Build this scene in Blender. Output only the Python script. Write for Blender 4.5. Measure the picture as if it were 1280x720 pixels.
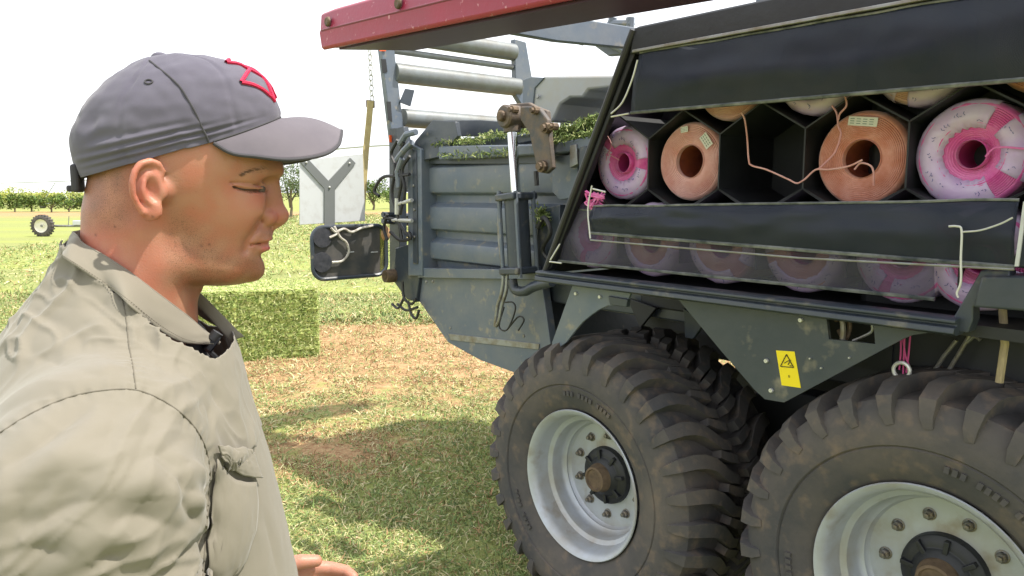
import bpy, bmesh, math, random
import numpy as np
from mathutils import Vector, Matrix, noise
from mathutils.bvhtree import BVHTree
random.seed(7); RNG=np.random.default_rng(7)
R=math.radians
for o in list(bpy.data.objects): bpy.data.objects.remove(o)
COL=bpy.context.scene.collection
S=bpy.context.scene
# ------------------------------------------------------------ camera, sky, sun, exposure
FPX=950.; PIT=math.atan(120/950.); CH=1.74
cam=bpy.data.cameras.new('camera'); camo=bpy.data.objects.new('camera',cam); COL.objects.link(camo)
camo.location=(0,0,CH); camo.rotation_euler=(math.pi/2-PIT,0,0)
cam.sensor_width=36; cam.lens=FPX/1280*36; cam.clip_start=.05; cam.clip_end=3000
S.camera=camo
SUN_AZ_VEC=Vector((.93,-.14,0)).normalized(); SUN_EL=R(62)
W=bpy.data.worlds.new('World'); S.world=W; W.use_nodes=True
nt=W.node_tree; nt.nodes.clear()
out=nt.nodes.new('ShaderNodeOutputWorld'); bg=nt.nodes.new('ShaderNodeBackground')
sky=nt.nodes.new('ShaderNodeTexSky'); sky.sky_type='NISHITA'; sky.sun_disc=False
sky.sun_elevation=SUN_EL; sky.sun_rotation=math.atan2(SUN_AZ_VEC.x,SUN_AZ_VEC.y)
sky.air_density=1.0; sky.dust_density=3.0; sky.ozone_density=1.0
# thin bright high cloud over the blue
tc=nt.nodes.new('ShaderNodeTexCoord'); mp=nt.nodes.new('ShaderNodeMapping'); mp.inputs['Scale'].default_value=(1,1,3)
nz=nt.nodes.new('ShaderNodeTexNoise'); nz.inputs['Scale'].default_value=2.2; nz.inputs['Detail'].default_value=5
cr=nt.nodes.new('ShaderNodeValToRGB'); cr.color_ramp.elements[0].position=.2; cr.color_ramp.elements[1].position=.62
cr.color_ramp.elements[0].color=(.62,.62,.62,1); cr.color_ramp.elements[1].color=(.95,.95,.95,1)
mx=nt.nodes.new('ShaderNodeMix'); mx.data_type='RGBA'; mx.inputs['B'].default_value=(8.2,8.35,8.6,1)
nt.links.new(tc.outputs['Generated'],mp.inputs[0]); nt.links.new(mp.outputs[0],nz.inputs['Vector']); nt.links.new(nz.outputs[0],cr.inputs[0])
nt.links.new(cr.outputs[0],mx.inputs['Factor']); nt.links.new(sky.outputs[0],mx.inputs['A'])
nt.links.new(mx.outputs['Result'],bg.inputs['Color']); bg.inputs['Strength'].default_value=.12
nt.links.new(bg.outputs[0],out.inputs['Surface'])
sl=bpy.data.lights.new('sun','SUN'); sl.energy=4.0; sl.angle=R(1.0); sl.color=(1,.94,.84)
so=bpy.data.objects.new('sun',sl); COL.objects.link(so)
sd=Vector((SUN_AZ_VEC.x*math.cos(SUN_EL),SUN_AZ_VEC.y*math.cos(SUN_EL),math.sin(SUN_EL)))
so.rotation_euler=sd.to_track_quat('Z','Y').to_euler(); so.location=(0,0,20)
vs=S.view_settings; vs.view_transform='Standard'; vs.look='None'; vs.exposure=.85; vs.gamma=1; vs.use_curve_mapping=False

# ------------------------------------------------------------ measuring helpers
cP,sP=math.cos(PIT),math.sin(PIT); CAM=np.array([0,0,CH])
def ray(px,py):
    return (np.array([0,cP,-sP])*FPX+np.array([1.,0,0])*(px-640)-np.array([0,sP,cP])*(py-360))/FPX
ANG=math.atan2(-.76,.65)
MU=np.array([math.cos(ANG),math.sin(ANG),0]); MV=np.array([-math.sin(ANG),math.cos(ANG),0])
MO=CAM+ray(724,606)*3.03; MO=np.array([MO[0],MO[1],0])      # machine origin: ground below the rear left wheel face
def toloc(p): d=p-MO; return (float(d@MU),float(d@MV),float(d[2]))
CL=toloc(CAM)
def onv(px,py,v):
    r=ray(px,py); return toloc(CAM+(v-CL[1])/(r@MV)*r)
def onu(px,py,u):
    r=ray(px,py); return toloc(CAM+(u-CL[0])/(r@MU)*r)
def tow(u,v,z): return Vector(MO+MU*u+MV*v+np.array([0,0,z]))

# ------------------------------------------------------------ materials
def lin(c):
    return tuple(((x/255)/12.92 if x/255<=.04045 else ((x/255+.055)/1.055)**2.4) for x in c)
MATS={}
def mat(name,col,rough=.6,metal=0,col2=None,ns=8,nmix=(.35,.65),bump=0,bs=60,spec=.5,alpha=1,attr=None,stretch=None,sheen=0,sss=0,col3=None,ns3=30,n3=(.6,.75),trans=0):
    if name in MATS: return MATS[name]
    m=bpy.data.materials.new(name); m.use_nodes=True; t=m.node_tree; b=t.nodes['Principled BSDF']
    L=t.links.new
    tcn=t.nodes.new('ShaderNodeTexCoord'); src=tcn.outputs['Object']
    if stretch:
        mpn=t.nodes.new('ShaderNodeMapping'); mpn.inputs['Scale'].default_value=stretch; L(src,mpn.inputs[0]); src=mpn.outputs[0]
    def rgb(c): return (*c,1)
    cur=None
    if attr:
        a=t.nodes.new('ShaderNodeAttribute'); a.attribute_name=attr; cur=a.outputs['Color']
    if col2 is not None:
        n=t.nodes.new('ShaderNodeTexNoise'); n.inputs['Scale'].default_value=ns; n.inputs['Detail'].default_value=7; n.inputs['Roughness'].default_value=.62
        L(src,n.inputs['Vector']); r=t.nodes.new('ShaderNodeMapRange'); r.inputs[1].default_value=nmix[0]; r.inputs[2].default_value=nmix[1]; L(n.outputs[0],r.inputs[0])
        x=t.nodes.new('ShaderNodeMix'); x.data_type='RGBA'
        if cur: L(cur,x.inputs['A'])
        else: x.inputs['A'].default_value=rgb(col)
        x.inputs['B'].default_value=rgb(col2); L(r.outputs[0],x.inputs['Factor']); cur=x.outputs['Result']
    if col3 is not None:
        n=t.nodes.new('ShaderNodeTexNoise'); n.inputs['Scale'].default_value=ns3; n.inputs['Detail'].default_value=5
        L(src,n.inputs['Vector']); r=t.nodes.new('ShaderNodeMapRange'); r.inputs[1].default_value=n3[0]; r.inputs[2].default_value=n3[1]; L(n.outputs[0],r.inputs[0])
        x=t.nodes.new('ShaderNodeMix'); x.data_type='RGBA'; L(cur,x.inputs['A']) if cur else None
        if not cur: x.inputs['A'].default_value=rgb(col)
        x.inputs['B'].default_value=rgb(col3); L(r.outputs[0],x.inputs['Factor']); cur=x.outputs['Result']
    if cur: L(cur,b.inputs['Base Color'])
    else: b.inputs['Base Color'].default_value=rgb(col)
    b.inputs['Roughness'].default_value=rough; b.inputs['Metallic'].default_value=metal
    b.inputs['Specular IOR Level'].default_value=spec; b.inputs['Alpha'].default_value=alpha
    if sheen: b.inputs['Sheen Weight'].default_value=sheen
    if trans: b.inputs['Transmission Weight'].default_value=trans
    if sss:
        b.inputs['Subsurface Weight'].default_value=sss; b.inputs['Subsurface Radius'].default_value=(1,.35,.2); b.inputs['Subsurface Scale'].default_value=.006
    if bump:
        n=t.nodes.new('ShaderNodeTexNoise'); n.inputs['Scale'].default_value=bs; n.inputs['Detail'].default_value=6
        L(src,n.inputs['Vector']); bp=t.nodes.new('ShaderNodeBump'); bp.inputs['Strength'].default_value=min(1,bump); bp.inputs['Distance'].default_value=.004
        L(n.outputs[0],bp.inputs['Height']); L(bp.outputs[0],b.inputs['Normal'])
    MATS[name]=m; return m
M_grey=lambda: mat('grey machine paint',(.034,.045,.063),.36,0,(.058,.066,.078),5,(.38,.72),.25,30,col3=(.2,.18,.14),ns3=14,n3=(.62,.8))
M_greyl=lambda: mat('dusty pale machine paint',(.10,.128,.172),.34,0,(.15,.165,.185),6,(.35,.7),.25,30,col3=(.3,.26,.19),ns3=18,n3=(.6,.8))
M_blk=lambda: mat('black plastic and rubber sheet',(.009,.010,.014),.5,0,(.018,.020,.024),6,(.4,.75),.3,40)
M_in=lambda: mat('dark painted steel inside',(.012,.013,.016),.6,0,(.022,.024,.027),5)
M_steel=lambda: mat('dusty bare steel',(.3,.31,.32),.45,.6,(.18,.15,.11),14,(.4,.7),.2,60)
M_roll=lambda: mat('galvanised roller steel',(.19,.21,.22),.45,.3,(.15,.15,.14),9,(.35,.7),.15,60)
M_chr=lambda: mat('chromed rod',(.75,.78,.8),.12,1)
M_rust=lambda: mat('rusty greased iron',(.075,.052,.036),.7,.2,(.19,.13,.08),25,(.35,.7),.5,90)
M_wire=lambda: mat('pale galvanised wire',(.6,.6,.58),.4,.5)
M_hose=lambda: mat('black rubber hose',(.02,.02,.022),.5)
M_white=lambda: mat('white plastic',(.55,.57,.58),.5,0,(.46,.46,.45),20,(.5,.8))
M_red=lambda: mat('red glass fibre cover',(.30,.010,.045),.38,0,(.24,.02,.05),4,(.3,.7),.15,60,col3=(.5,.22,.26),ns3=55,n3=(.64,.72))
M_tyre=lambda: mat('dusty tyre rubber',(.060,.060,.064),.85,0,(.125,.108,.095),4,(.36,.72),.35,70,spec=.25,col3=(.17,.13,.1),ns3=20,n3=(.52,.8))
M_rim=lambda: mat('silver grey wheel paint',(.42,.45,.5),.38,.25,(.3,.27,.22),5,(.45,.8),.1,50,col3=(.22,.17,.11),ns3=9,n3=(.62,.8))
M_yel=lambda: mat('yellow warning film',(.85,.68,.01),.4)
M_ink=lambda: mat('black print',(.012,.012,.012),.5)
M_orng=lambda: mat('orange reflector',(.75,.12,.03),.3)

# ------------------------------------------------------------ mesh helpers
class G:
    """collects shapes into one mesh"""
    def __init__(s): s.v=[]; s.f=[]
    def add(s,vs,fs):
        n=len(s.v); s.v+= [tuple(map(float,p)) for p in vs]; s.f+=[tuple(i+n for i in f) for f in fs]; return s
    def box(s,c,d,rot=None):
        c=Vector(c); pts=[]
        for x in(-.5,.5):
            for y in(-.5,.5):
                for z in(-.5,.5):
                    p=Vector((x*d[0],y*d[1],z*d[2]))
                    if rot is not None: p=rot@p
                    pts.append(c+p)
        return s.add(pts,[(0,1,3,2),(4,6,7,5),(0,4,5,1),(2,3,7,6),(0,2,6,4),(1,5,7,3)])
    def prism(s,poly,d):
        """poly: 3D points in a plane, d: extrusion vector"""
        n=len(poly); d=Vector(d); P=[Vector(p) for p in poly]; Q=[p+d for p in P]
        nr=Vector((0,0,0))
        for i in range(n): nr+=P[i].cross(P[(i+1)%n])
        if nr.dot(d)>0: P,Q=Q,P
        # P is the face looking against... keep outward winding
        a=tuple(range(n)); b=tuple(range(2*n-1,n-1,-1))
        fs=[a,b]+[(i,i+n,(i+1)%n+n,(i+1)%n) for i in range(n)]
        return s.add(P+Q,fs)
    def tube(s,pts,r,seg=10,caps=True,flat=None):
        pts=[Vector(p) for p in pts]; n=len(pts)
        rs=r if hasattr(r,'__len__') else [r]*n
        T=[(pts[min(i+1,n-1)]-pts[max(i-1,0)]).normalized() for i in range(n)]
        u=T[0].orthogonal().normalized(); base=len(s.v); vs=[];fs=[]
        for i in range(n):
            u=(u-T[i]*u.dot(T[i])).normalized(); w=T[i].cross(u)
            for k in range(seg):
                a=2*math.pi*k/seg; vs.append(pts[i]+(u*math.cos(a)+w*math.sin(a))*rs[i])
        for i in range(n-1):
            for k in range(seg):
                k2=(k+1)%seg; fs.append((i*seg+k,i*seg+k2,(i+1)*seg+k2,(i+1)*seg+k))
        if caps: fs+= [tuple(range(seg))[::-1],tuple((n-1)*seg+k for k in range(seg))]
        return s.add(vs,fs)
    def lathe(s,prof,o=(0,0,0),ax='y',seg=48,close=False,ph=0):
        """prof: (axial,radius)"""
        vs=[];n=len(prof);o=Vector(o)
        for k in range(seg):
            a=2*math.pi*k/seg+ph
            for h,r in prof:
                c,q=r*math.cos(a),r*math.sin(a)
                vs.append(o+Vector({'y':(c,h,q),'z':(c,q,h),'x':(h,c,q)}[ax]))
        fs=[]
        for k in range(seg):
            k2=(k+1)%seg
            for i in range(n-1+(1 if close else 0)):
                j=(i+1)%n; fs.append((k*n+i,k*n+j,k2*n+j,k2*n+i))
        return s.add(vs,fs)
    def cyl(s,a,b,r,seg=16): return s.tube([a,b],r,seg)
    def sph(s,c,r,seg=14,rr=None):
        c=Vector(c); rr=rr or (r,r,r); n=seg//2; vs=[];fs=[]
        for i in range(n+1):
            t=math.pi*i/n
            for k in range(seg):
                a=2*math.pi*k/seg; vs.append(c+Vector((rr[0]*math.sin(t)*math.cos(a),rr[1]*math.sin(t)*math.sin(a),rr[2]*math.cos(t))))
        for i in range(n):
            for k in range(seg):
                k2=(k+1)%seg; fs.append((i*seg+k,(i+1)*seg+k,(i+1)*seg+k2,i*seg+k2))
        return s.add(vs,fs)
    def build(s,name,m,parent=None,bev=0,smooth=35,fix=True,sub=0):
        me=bpy.data.meshes.new(name); me.from_pydata(s.v,[],s.f); 
        if fix:
            bm=bmesh.new(); bm.from_mesh(me); bmesh.ops.remove_doubles(bm,verts=bm.verts,dist=1e-6); bmesh.ops.recalc_face_normals(bm,faces=bm.faces); bm.to_mesh(me); bm.free()
        if smooth: 
            me.polygons.foreach_set('use_smooth',[True]*len(me.polygons)); me.set_sharp_from_angle(angle=R(smooth))
        ms=m if isinstance(m,(list,tuple)) else [m]
        for x in ms: me.materials.append(x)
        o=bpy.data.objects.new(name,me); COL.objects.link(o)
        if parent is not None: o.parent=parent
        if bev:
            b=o.modifiers.new('bevel','BEVEL'); b.width=bev; b.segments=2; b.limit_method='ANGLE'; b.angle_limit=R(40)
        if sub:
            b=o.modifiers.new('sub','SUBSURF'); b.levels=sub; b.render_levels=sub
        return o
def tag(o,label=None,cat=None,group=None,kind=None):
    if label: o['label']=label
    if cat: o['category']=cat
    if group: o['group']=group
    if kind: o['kind']=kind
    return o
def empty(name,loc=(0,0,0),rz=0,parent=None):
    o=bpy.data.objects.new(name,None); COL.objects.link(o); o.location=loc; o.rotation_euler=(0,0,rz); o.empty_display_size=.1
    if parent is not None: o.parent=parent
    return o
def kids(o): return [c for c in bpy.data.objects if c.parent==o]
def copy_tree(o,parent=None):
    ch=kids(o); c=o.copy(); COL.objects.link(c); c.parent=parent
    for k in ch: copy_tree(k,c)
    return c
def spline(P,n=8):
    P=[Vector(p) for p in P]; Q=[P[0]*2-P[1]]+P+[P[-1]*2-P[-2]]; r=[]
    for i in range(1,len(Q)-2):
        for k in range(n):
            t=k/n; a,b,c,d=Q[i-1],Q[i],Q[i+1],Q[i+2]
            r.append(.5*((2*b)+(c-a)*t+(2*a-5*b+4*c-d)*t*t+(3*b-a-3*c+d)*t**3))
    r.append(P[-1]); return r
def setcol(me,name,arr):
    a=me.color_attributes.new(name,'FLOAT_COLOR','POINT'); 
    x=np.ones((len(me.vertices),4),dtype=np.float32); x[:,:3]=arr; a.data.foreach_set('color',x.ravel())
# ============================================================ ground
WH2=tow(1.27,.3,0)
def gz(x,y):
    return .085*np.exp(-(((x-WH2.x)/.42)**2+((y-WH2.y)/.42)**2))
def grid_sheet(name,x0,x1,y0,y1,nx,ny,z=0):
    xs=np.linspace(x0,x1,nx); ys=np.linspace(y0,y1,ny)
    X,Y=np.meshgrid(xs,ys,indexing='ij'); Z=gz(X,Y)+z
    P=np.stack([X,Y,Z],-1).reshape(-1,3)
    f=[(i*ny+j,(i+1)*ny+j,(i+1)*ny+j+1,i*ny+j+1) for i in range(nx-1) for j in range(ny-1)]
    return P,f
def ground():
    # one sheet: fine in the middle, coarse to the horizon
    ax=np.concatenate([[-1500,-600,-250,-120,-60,-30,-15,-8],np.linspace(-5,6,100),[9,15,30,60,120,250,600,1500]])
    ay=np.concatenate([[-1500,-400,-100,-30,-10,-4],np.linspace(-1,16,150),[20,26,34,45,60,80,110,150,220,350,600,1000,1800]])
    X,Y=np.meshgrid(ax,ay,indexing='ij'); Z=gz(X,Y)
    near=(Y>2)&(Y<16)&(X>-5)&(X<6)
    h=np.array([noise.noise(Vector((x*2.2,y*2.2,0)))*.018+noise.noise(Vector((x*9,y*9,3)))*.010 if n else 0 for x,y,n in zip(X.ravel(),Y.ravel(),near.ravel())]).reshape(X.shape)
    Z=Z+h; n1,n2=X.shape
    P=np.stack([X,Y,Z],-1).reshape(-1,3)
    f=[(i*n2+j,(i+1)*n2+j,(i+1)*n2+j+1,i*n2+j+1) for i in range(n1-1) for j in range(n2-1)]
    g=G(); g.v=[tuple(p) for p in P]; g.f=f
    m=bpy.data.materials.new('mown lucerne field'); m.use_nodes=True; t=m.node_tree; L=t.links.new; b=t.nodes['Principled BSDF']
    b.inputs['Roughness'].default_value=.95; b.inputs['Specular IOR Level'].default_value=.1
    tcn=t.nodes.new('ShaderNodeTexCoord')
    def nzs(s,d,sc=None):
        n=t.nodes.new('ShaderNodeTexNoise'); n.inputs['Scale'].default_value=s; n.inputs['Detail'].default_value=d; n.inputs['Roughness'].default_value=.65
        if sc:
            q=t.nodes.new('ShaderNodeMapping'); q.inputs['Scale'].default_value=sc; L(tcn.outputs['Object'],q.inputs[0]); L(q.outputs[0],n.inputs['Vector'])
        else: L(tcn.outputs['Object'],n.inputs['Vector'])
        return n.outputs[0]
    def mr(x,a,bb):
        r=t.nodes.new('ShaderNodeMapRange'); r.inputs[1].default_value=a; r.inputs[2].default_value=bb; L(x,r.inputs[0]); return r.outputs[0]
    def mix(f,a,c):
        x=t.nodes.new('ShaderNodeMix'); x.data_type='RGBA'
        if hasattr(a,'type'): L(a,x.inputs['A'])
        else: x.inputs['A'].default_value=(*a,1)
        if hasattr(c,'type'): L(c,x.inputs['B'])
        else: x.inputs['B'].default_value=(*c,1)
        L(f,x.inputs['Factor']); return x.outputs['Result']
    green=mix(mr(nzs(7,8),.35,.65),(.17,.215,.065),(.25,.275,.10))
    green=mix(mr(nzs(40,6),.45,.7),green,(.34,.31,.15))
    # mowing stripes and far fields
    stripes=mr(nzs(.35,3,(.04,1.0,1)),.42,.6)
    green=mix(stripes,green,(.27,.30,.09))
    soil=mix(mr(nzs(14,8),.35,.65),(.25,.135,.07),(.46,.30,.16))
    soil=mix(mr(nzs(60,4),.5,.7),soil,(.42,.34,.18))
    at=t.nodes.new('ShaderNodeAttribute'); at.attribute_name='soil'
    ad=t.nodes.new('ShaderNodeMath'); ad.operation='ADD'; L(at.outputs['Fac'],ad.inputs[0]); 
    sb=t.nodes.new('ShaderNodeMath'); sb.operation='MULTIPLY_ADD'; sb.inputs[1].default_value=1.6; sb.inputs[2].default_value=-.8; L(nzs(5,7),sb.inputs[0]); L(sb.outputs[0],ad.inputs[1])
    c=mix(mr(ad.outputs[0],.35,.65),green,soil); L(c,b.inputs['Base Color'])
    bp=t.nodes.new('ShaderNodeBump'); bp.inputs['Distance'].default_value=.03; bp.inputs['Strength'].default_value=.8; L(nzs(30,8),bp.inputs['Height']); L(bp.outputs[0],b.inputs['Normal'])
    o=g.build('ground',m,smooth=80,fix=False); tag(o,kind='structure')
    a=o.data.attributes.new('soil','FLOAT','POINT'); a.data.foreach_set('value',soilmask(P[:,0],P[:,1]).astype(np.float32))
    return o
def soilmask(x,y):
    # bare tan strip between the bale and the baler, browner litter nearer, greener by the wheels
    sg=lambda v:1/(1+np.exp(-np.clip(v,-40,40)))
    yy=y-.06*(x+1.5)
    a=.92*sg((yy-7.3)/.22)*sg((9.95-yy)/.06)*sg((x+3.6)/.3)*sg((7-x)/.5)
    b=.62*sg((yy-5.6)/.35)*sg((7.4-yy)/.2)
    c=.75*np.exp(-(((x+1.15)/.8)**2+((y-4.9)/.6)**2))
    d=-.25*np.exp(-(((x-.2)/.9)**2+((y-4.8)/1.1)**2))
    e=np.where((y>58)&(y<66),.8,0)
    return np.clip(a+b+c+d+e,0,1)
ground()

# cut stalks and leaves lying on the near field
def litter(name,n,xr,yr,scale,seed,dens=None):
    r=np.random.default_rng(seed)
    y=yr[0]+(yr[1]-yr[0])*r.random(n)**1.25; x=xr[0]+(xr[1]-xr[0])*r.random(n)
    x=x*(y/yr[0])*.62 if dens else x
    cl=np.array([noise.noise(Vector((a*3.1,b*3.1,9)))+.5*noise.noise(Vector((a*8,b*8,4))) for a,b in zip(x,y)])
    keep=(cl>-.62+1.35*soilmask(x,y)*r.random(n)); x=x[keep];y=y[keep];cl=cl[keep];n=len(x)
    L=scale*(.014+.048*r.random(n)**2)*(y/4)**.45; wd=scale*(.0013+.0018*r.random(n))*(y/4)**.6
    az=r.random(n)*2*math.pi; el=np.radians(8+55*r.random(n)**1.8)
    z0=gz(x,y)+.004+np.clip(cl,0,1)*.05*r.random(n)
    d=np.stack([np.cos(az)*np.cos(el),np.sin(az)*np.cos(el),np.sin(el)],-1)
    s=np.stack([-np.sin(az+.6*r.standard_normal(n)),np.cos(az),.5*r.standard_normal(n)],-1); s/=np.linalg.norm(s,axis=1)[:,None]
    p=np.stack([x,y,z0],-1); L=L[:,None]; w=wd[:,None]
    bend=np.stack([r.standard_normal(n)*.25,r.standard_normal(n)*.25,-.35*r.random(n)],-1)
    m=p+d*L*.5+s*L*.08*r.standard_normal((n,1)); e=p+d*L+bend*L*.6
    V=np.stack([p-s*w,p+s*w,m+s*w*1.1,m-s*w*1.1,e+s*w*.3,e-s*w*.3],1).reshape(-1,3)
    V[:,2]=np.maximum(V[:,2],.002)
    i=np.arange(n)*6
    F=np.concatenate([np.stack([i,i+1,i+2,i+3],-1),np.stack([i+3,i+2,i+4,i+5],-1)])
    me=bpy.data.meshes.new(name); me.from_pydata(V.tolist(),[],F.tolist())
    sm=soilmask(x,y); t=r.random(n)
    pal=np.array([(.12,.18,.065),(.19,.265,.085),(.30,.34,.12),(.42,.39,.19),(.38,.23,.12),(.54,.48,.29)])
    pr=np.stack([.20-.12*sm,.25-.15*sm,.2-.08*sm,.18+.03*sm,.09+.34*sm,.09+.04*sm],-1); cs=np.cumsum(pr/pr.sum(1)[:,None],1)
    k=(t[:,None]>cs).sum(1).clip(0,5); c=pal[k]*(.75+.5*r.random((n,1)))
    setcol(me,'Col',np.repeat(c,6,0))
    ml=mat('cut lucerne stalks',(.2,.25,.06),.7,attr='Col',spec=.2)
    me.materials.append(ml); o=bpy.data.objects.new(name,me); COL.objects.link(o)
    return tag(o,'loose cut green and straw coloured stalks covering the near field','cut grass',kind='stuff')
litter('cut_grass',460000,(-5.0,2.8),(2.9,13.),1.0,3,True)

o_=litter('cut_grass',110000,(-16,12),(12.,60.),1.5,5,False); o_['label']='sparser cut green stalks scattered over the field beyond the bale'
o_=litter('cut_grass',26000,(-5,4),(10.0,10.7),1.5,8,False); o_['label']='low windrow edge of longer green stalks along the far side of the bare tan strip'
# ============================================================ leaves, bushes, trees far away
def leafcloud(n,clumps,size,seed,pal,flat=.6):
    r=np.random.default_rng(seed); ks=r.integers(0,len(clumps),n)
    C=np.array([c[:3] for c in clumps])[ks]; Rr=np.array([c[3:] for c in clumps])[ks]
    d=r.standard_normal((n,3)); d/=np.linalg.norm(d,axis=1)[:,None]
    rad=(r.random(n)**.45)[:,None]; p=C+d*rad*Rr
    a=r.standard_normal((n,3)); a/=np.linalg.norm(a,axis=1)[:,None]; b=np.cross(a,r.standard_normal((n,3))); b/=np.linalg.norm(b,axis=1)[:,None]
    s=size*(.6+.8*r.random((n,1)))
    V=np.stack([p-a*s,p+b*s*.5,p+a*s,p-b*s*.5],1).reshape(-1,3); i=np.arange(n)*4
    F=np.stack([i,i+1,i+2,i+3],-1)
    pal=np.array(pal); c=pal[(r.random(n)*len(pal)).astype(int)]*(.7+.6*r.random((n,1)))*(.75+.5*r.random(len(clumps)))[ks][:,None]
    return V,F,np.repeat(c,4,0)
ML=lambda: mat('leaves',(.08,.13,.03),.6,attr='Col',spec=.25)
MB=lambda: mat('bark',(.12,.09,.06),.9,0,(.2,.16,.11),20,bump=.5)
def tree(name,x,y,h,w,trunk,label,cat,group,seed,pal,n=1500,leaf=.12,ncl=9,zlow=.0):
    t=empty(name,(x,y,0)); tag(t,label,cat,group)
    r=random.Random(seed); cl=[]
    for i in range(ncl):
        a=r.random()*6.28; q=r.random()**.5*w*.36
        zc=trunk+(h-trunk)*(.25+.55*r.random())
        s=w*.2*(.7+.7*r.random()); cl.append((math.cos(a)*q,math.sin(a)*q,zc,s,s,s*.85))
    cl.append((0,0,trunk+(h-trunk)*.45,w*.4,w*.4,(h-trunk)*.45))
    V,F,c=leafcloud(n,cl,leaf,seed,pal)
    V[:,2]=np.maximum(V[:,2],zlow)
    me=bpy.data.meshes.new('crown'); me.from_pydata(V.tolist(),[],F.tolist()); setcol(me,'Col',c); me.materials.append(ML())
    o=bpy.data.objects.new('crown',me); COL.objects.link(o); o.parent=t
    g=G(); top=trunk+(h-trunk)*.5
    g.tube([(0,0,-.1),(.03*w,0,trunk*.6+.05),(0,.02*w,top)],[.05*w*.7,.035*w*.7,.012*w],8)
    for i in range(5):
        c_=cl[i]; g.tube([(0,0,trunk*.7+.1*i),(c_[0]*.5,c_[1]*.5,(trunk+c_[2])*.5),c_[:3]],[.02*w,.014*w,.005*w],6)
    g.build('trunk',MB(),t)
    return t
PG=[(.07,.12,.025),(.10,.17,.03),(.05,.09,.02),(.17,.23,.05)]
PY=[(.34,.38,.08),(.26,.32,.07),(.42,.42,.12)]
PO=[(.12,.17,.07),(.17,.21,.10),(.09,.13,.06)]
def bearing(px,d,z=0):
    r=ray(px,240); r=r/ r[1]; return (r[0]*d, d)
# row of dark bushes with a yellow row behind
bp=[(-12,'first bush of the far dark row, cut by the left edge of the photo'),(16,'dark green bush third from the left edge, far behind the lone wheel'),(37,'broad dark bush far behind the lone wheel and to its left'),(62,'dark bush just right of the lone wheel, beyond the bare strip'),(84,'rounded dark bush right of the lone wheel, left of the gap in the row'),(104,'dark bush nearest the back of the man\'s neck in the far row')]
for i,(px,lb) in enumerate(bp):
    x,y=bearing(px,66+((i*7)%3)); tree('orchard_bush',x,y,1.45+.1*math.sin(i*2.1),2.35,.25,lb,'bush','dark bushes in the far row',20+i,PG,1100,.085,8,.05)
yp=[(-5,'pale yellow-green bush over the left edge of the dark row'),(22,'pale yellow-green bush in the second row, left of the lone wheel'),(49,'pale yellow-green bush directly above the lone wheel in the second row'),(75,'pale yellow-green bush behind the bracing of the far sprinkler tower'),(101,'pale yellow-green bush behind the rightmost dark bush')]
for i,(px,lb) in enumerate(yp):
    x,y=bearing(px,84); tree('orchard_bush',x,y,2.05+.12*math.sin(i*1.7),3.4,.2,lb,'bush','pale bushes in the second far row',50+i,PY,900,.11,9,.05)
x,y=bearing(362,52); tree('field_tree',x,y,4.1,3.4,1.0,'grey-green tree seen between the man\'s nose and the white marker plate','tree',None,71,PO,2600,.075,14)
x,y=bearing(466,75); tree('field_tree',x,y,3.2,3.6,.6,'small dark green tree seen between the marker plate and the baler corner','tree',None,72,PG,2200,.09,12)
x,y=bearing(488,80); tree('field_tree',x,y,2.6,3.0,.4,'low dark tree half hidden behind the rear corner post of the baler','tree',None,73,PG,1500,.1,10)

# lone wheel on a low draw bar
def cart():
    x,y=bearing(50,30); t=empty('sprinkler_cart',(x,y,0)); tag(t,'small black tyred wheel with a low draw bar and white box, alone on the field','cart')
    r=.42
    g=G(); g.lathe([(-.12,r*.62),(-.13,r*.8),(-.1,r*.95),(-.03,r),(.03,r),(.1,r*.95),(.13,r*.8),(.12,r*.62)],(0,0,r),'y',32,True)
    for k in range(22):
        a=k*2*math.pi/22; g.box((math.cos(a)*r,0,r+math.sin(a)*r),(.05,.22,.04),Matrix.Rotation(-a+math.pi/2,3,'Y'))
    g.build('tyre',M_tyre(),t)
    g=G(); g.lathe([(-.11,r*.62),(-.07,r*.6),(-.03,r*.5),(-.02,.1),(-.06,.08),(-.06,.02)],(0,0,r),'y',32)
    g.lathe([(.11,r*.62),(.03,r*.5),(.02,.05)],(0,0,r),'y',32); g.build('rim',mat('pale rim paint',(.75,.72,.62),.5),t)
    g=G(); g.tube([(-.1,.25,r),(.6,.22,.40),(2.2,.2,.40),(3.6,.2,.42)],.045,8); g.cyl((0,.3,r),(0,-.08,r),.05); g.tube([(3.4,.2,.42),(3.4,.2,0)],.03,8); g.build('draw_bar',M_steel(),t)
    g=G(); g.box((1.3,.2,.53),(.36,.2,.18)); g.build('box',M_white(),t,bev=.02)
    g=G(); g.tube([(.9,.2,.42),(.95,.2,.8)],.015,6); g.build('stand_pipe',M_steel(),t)
cart()
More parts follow.
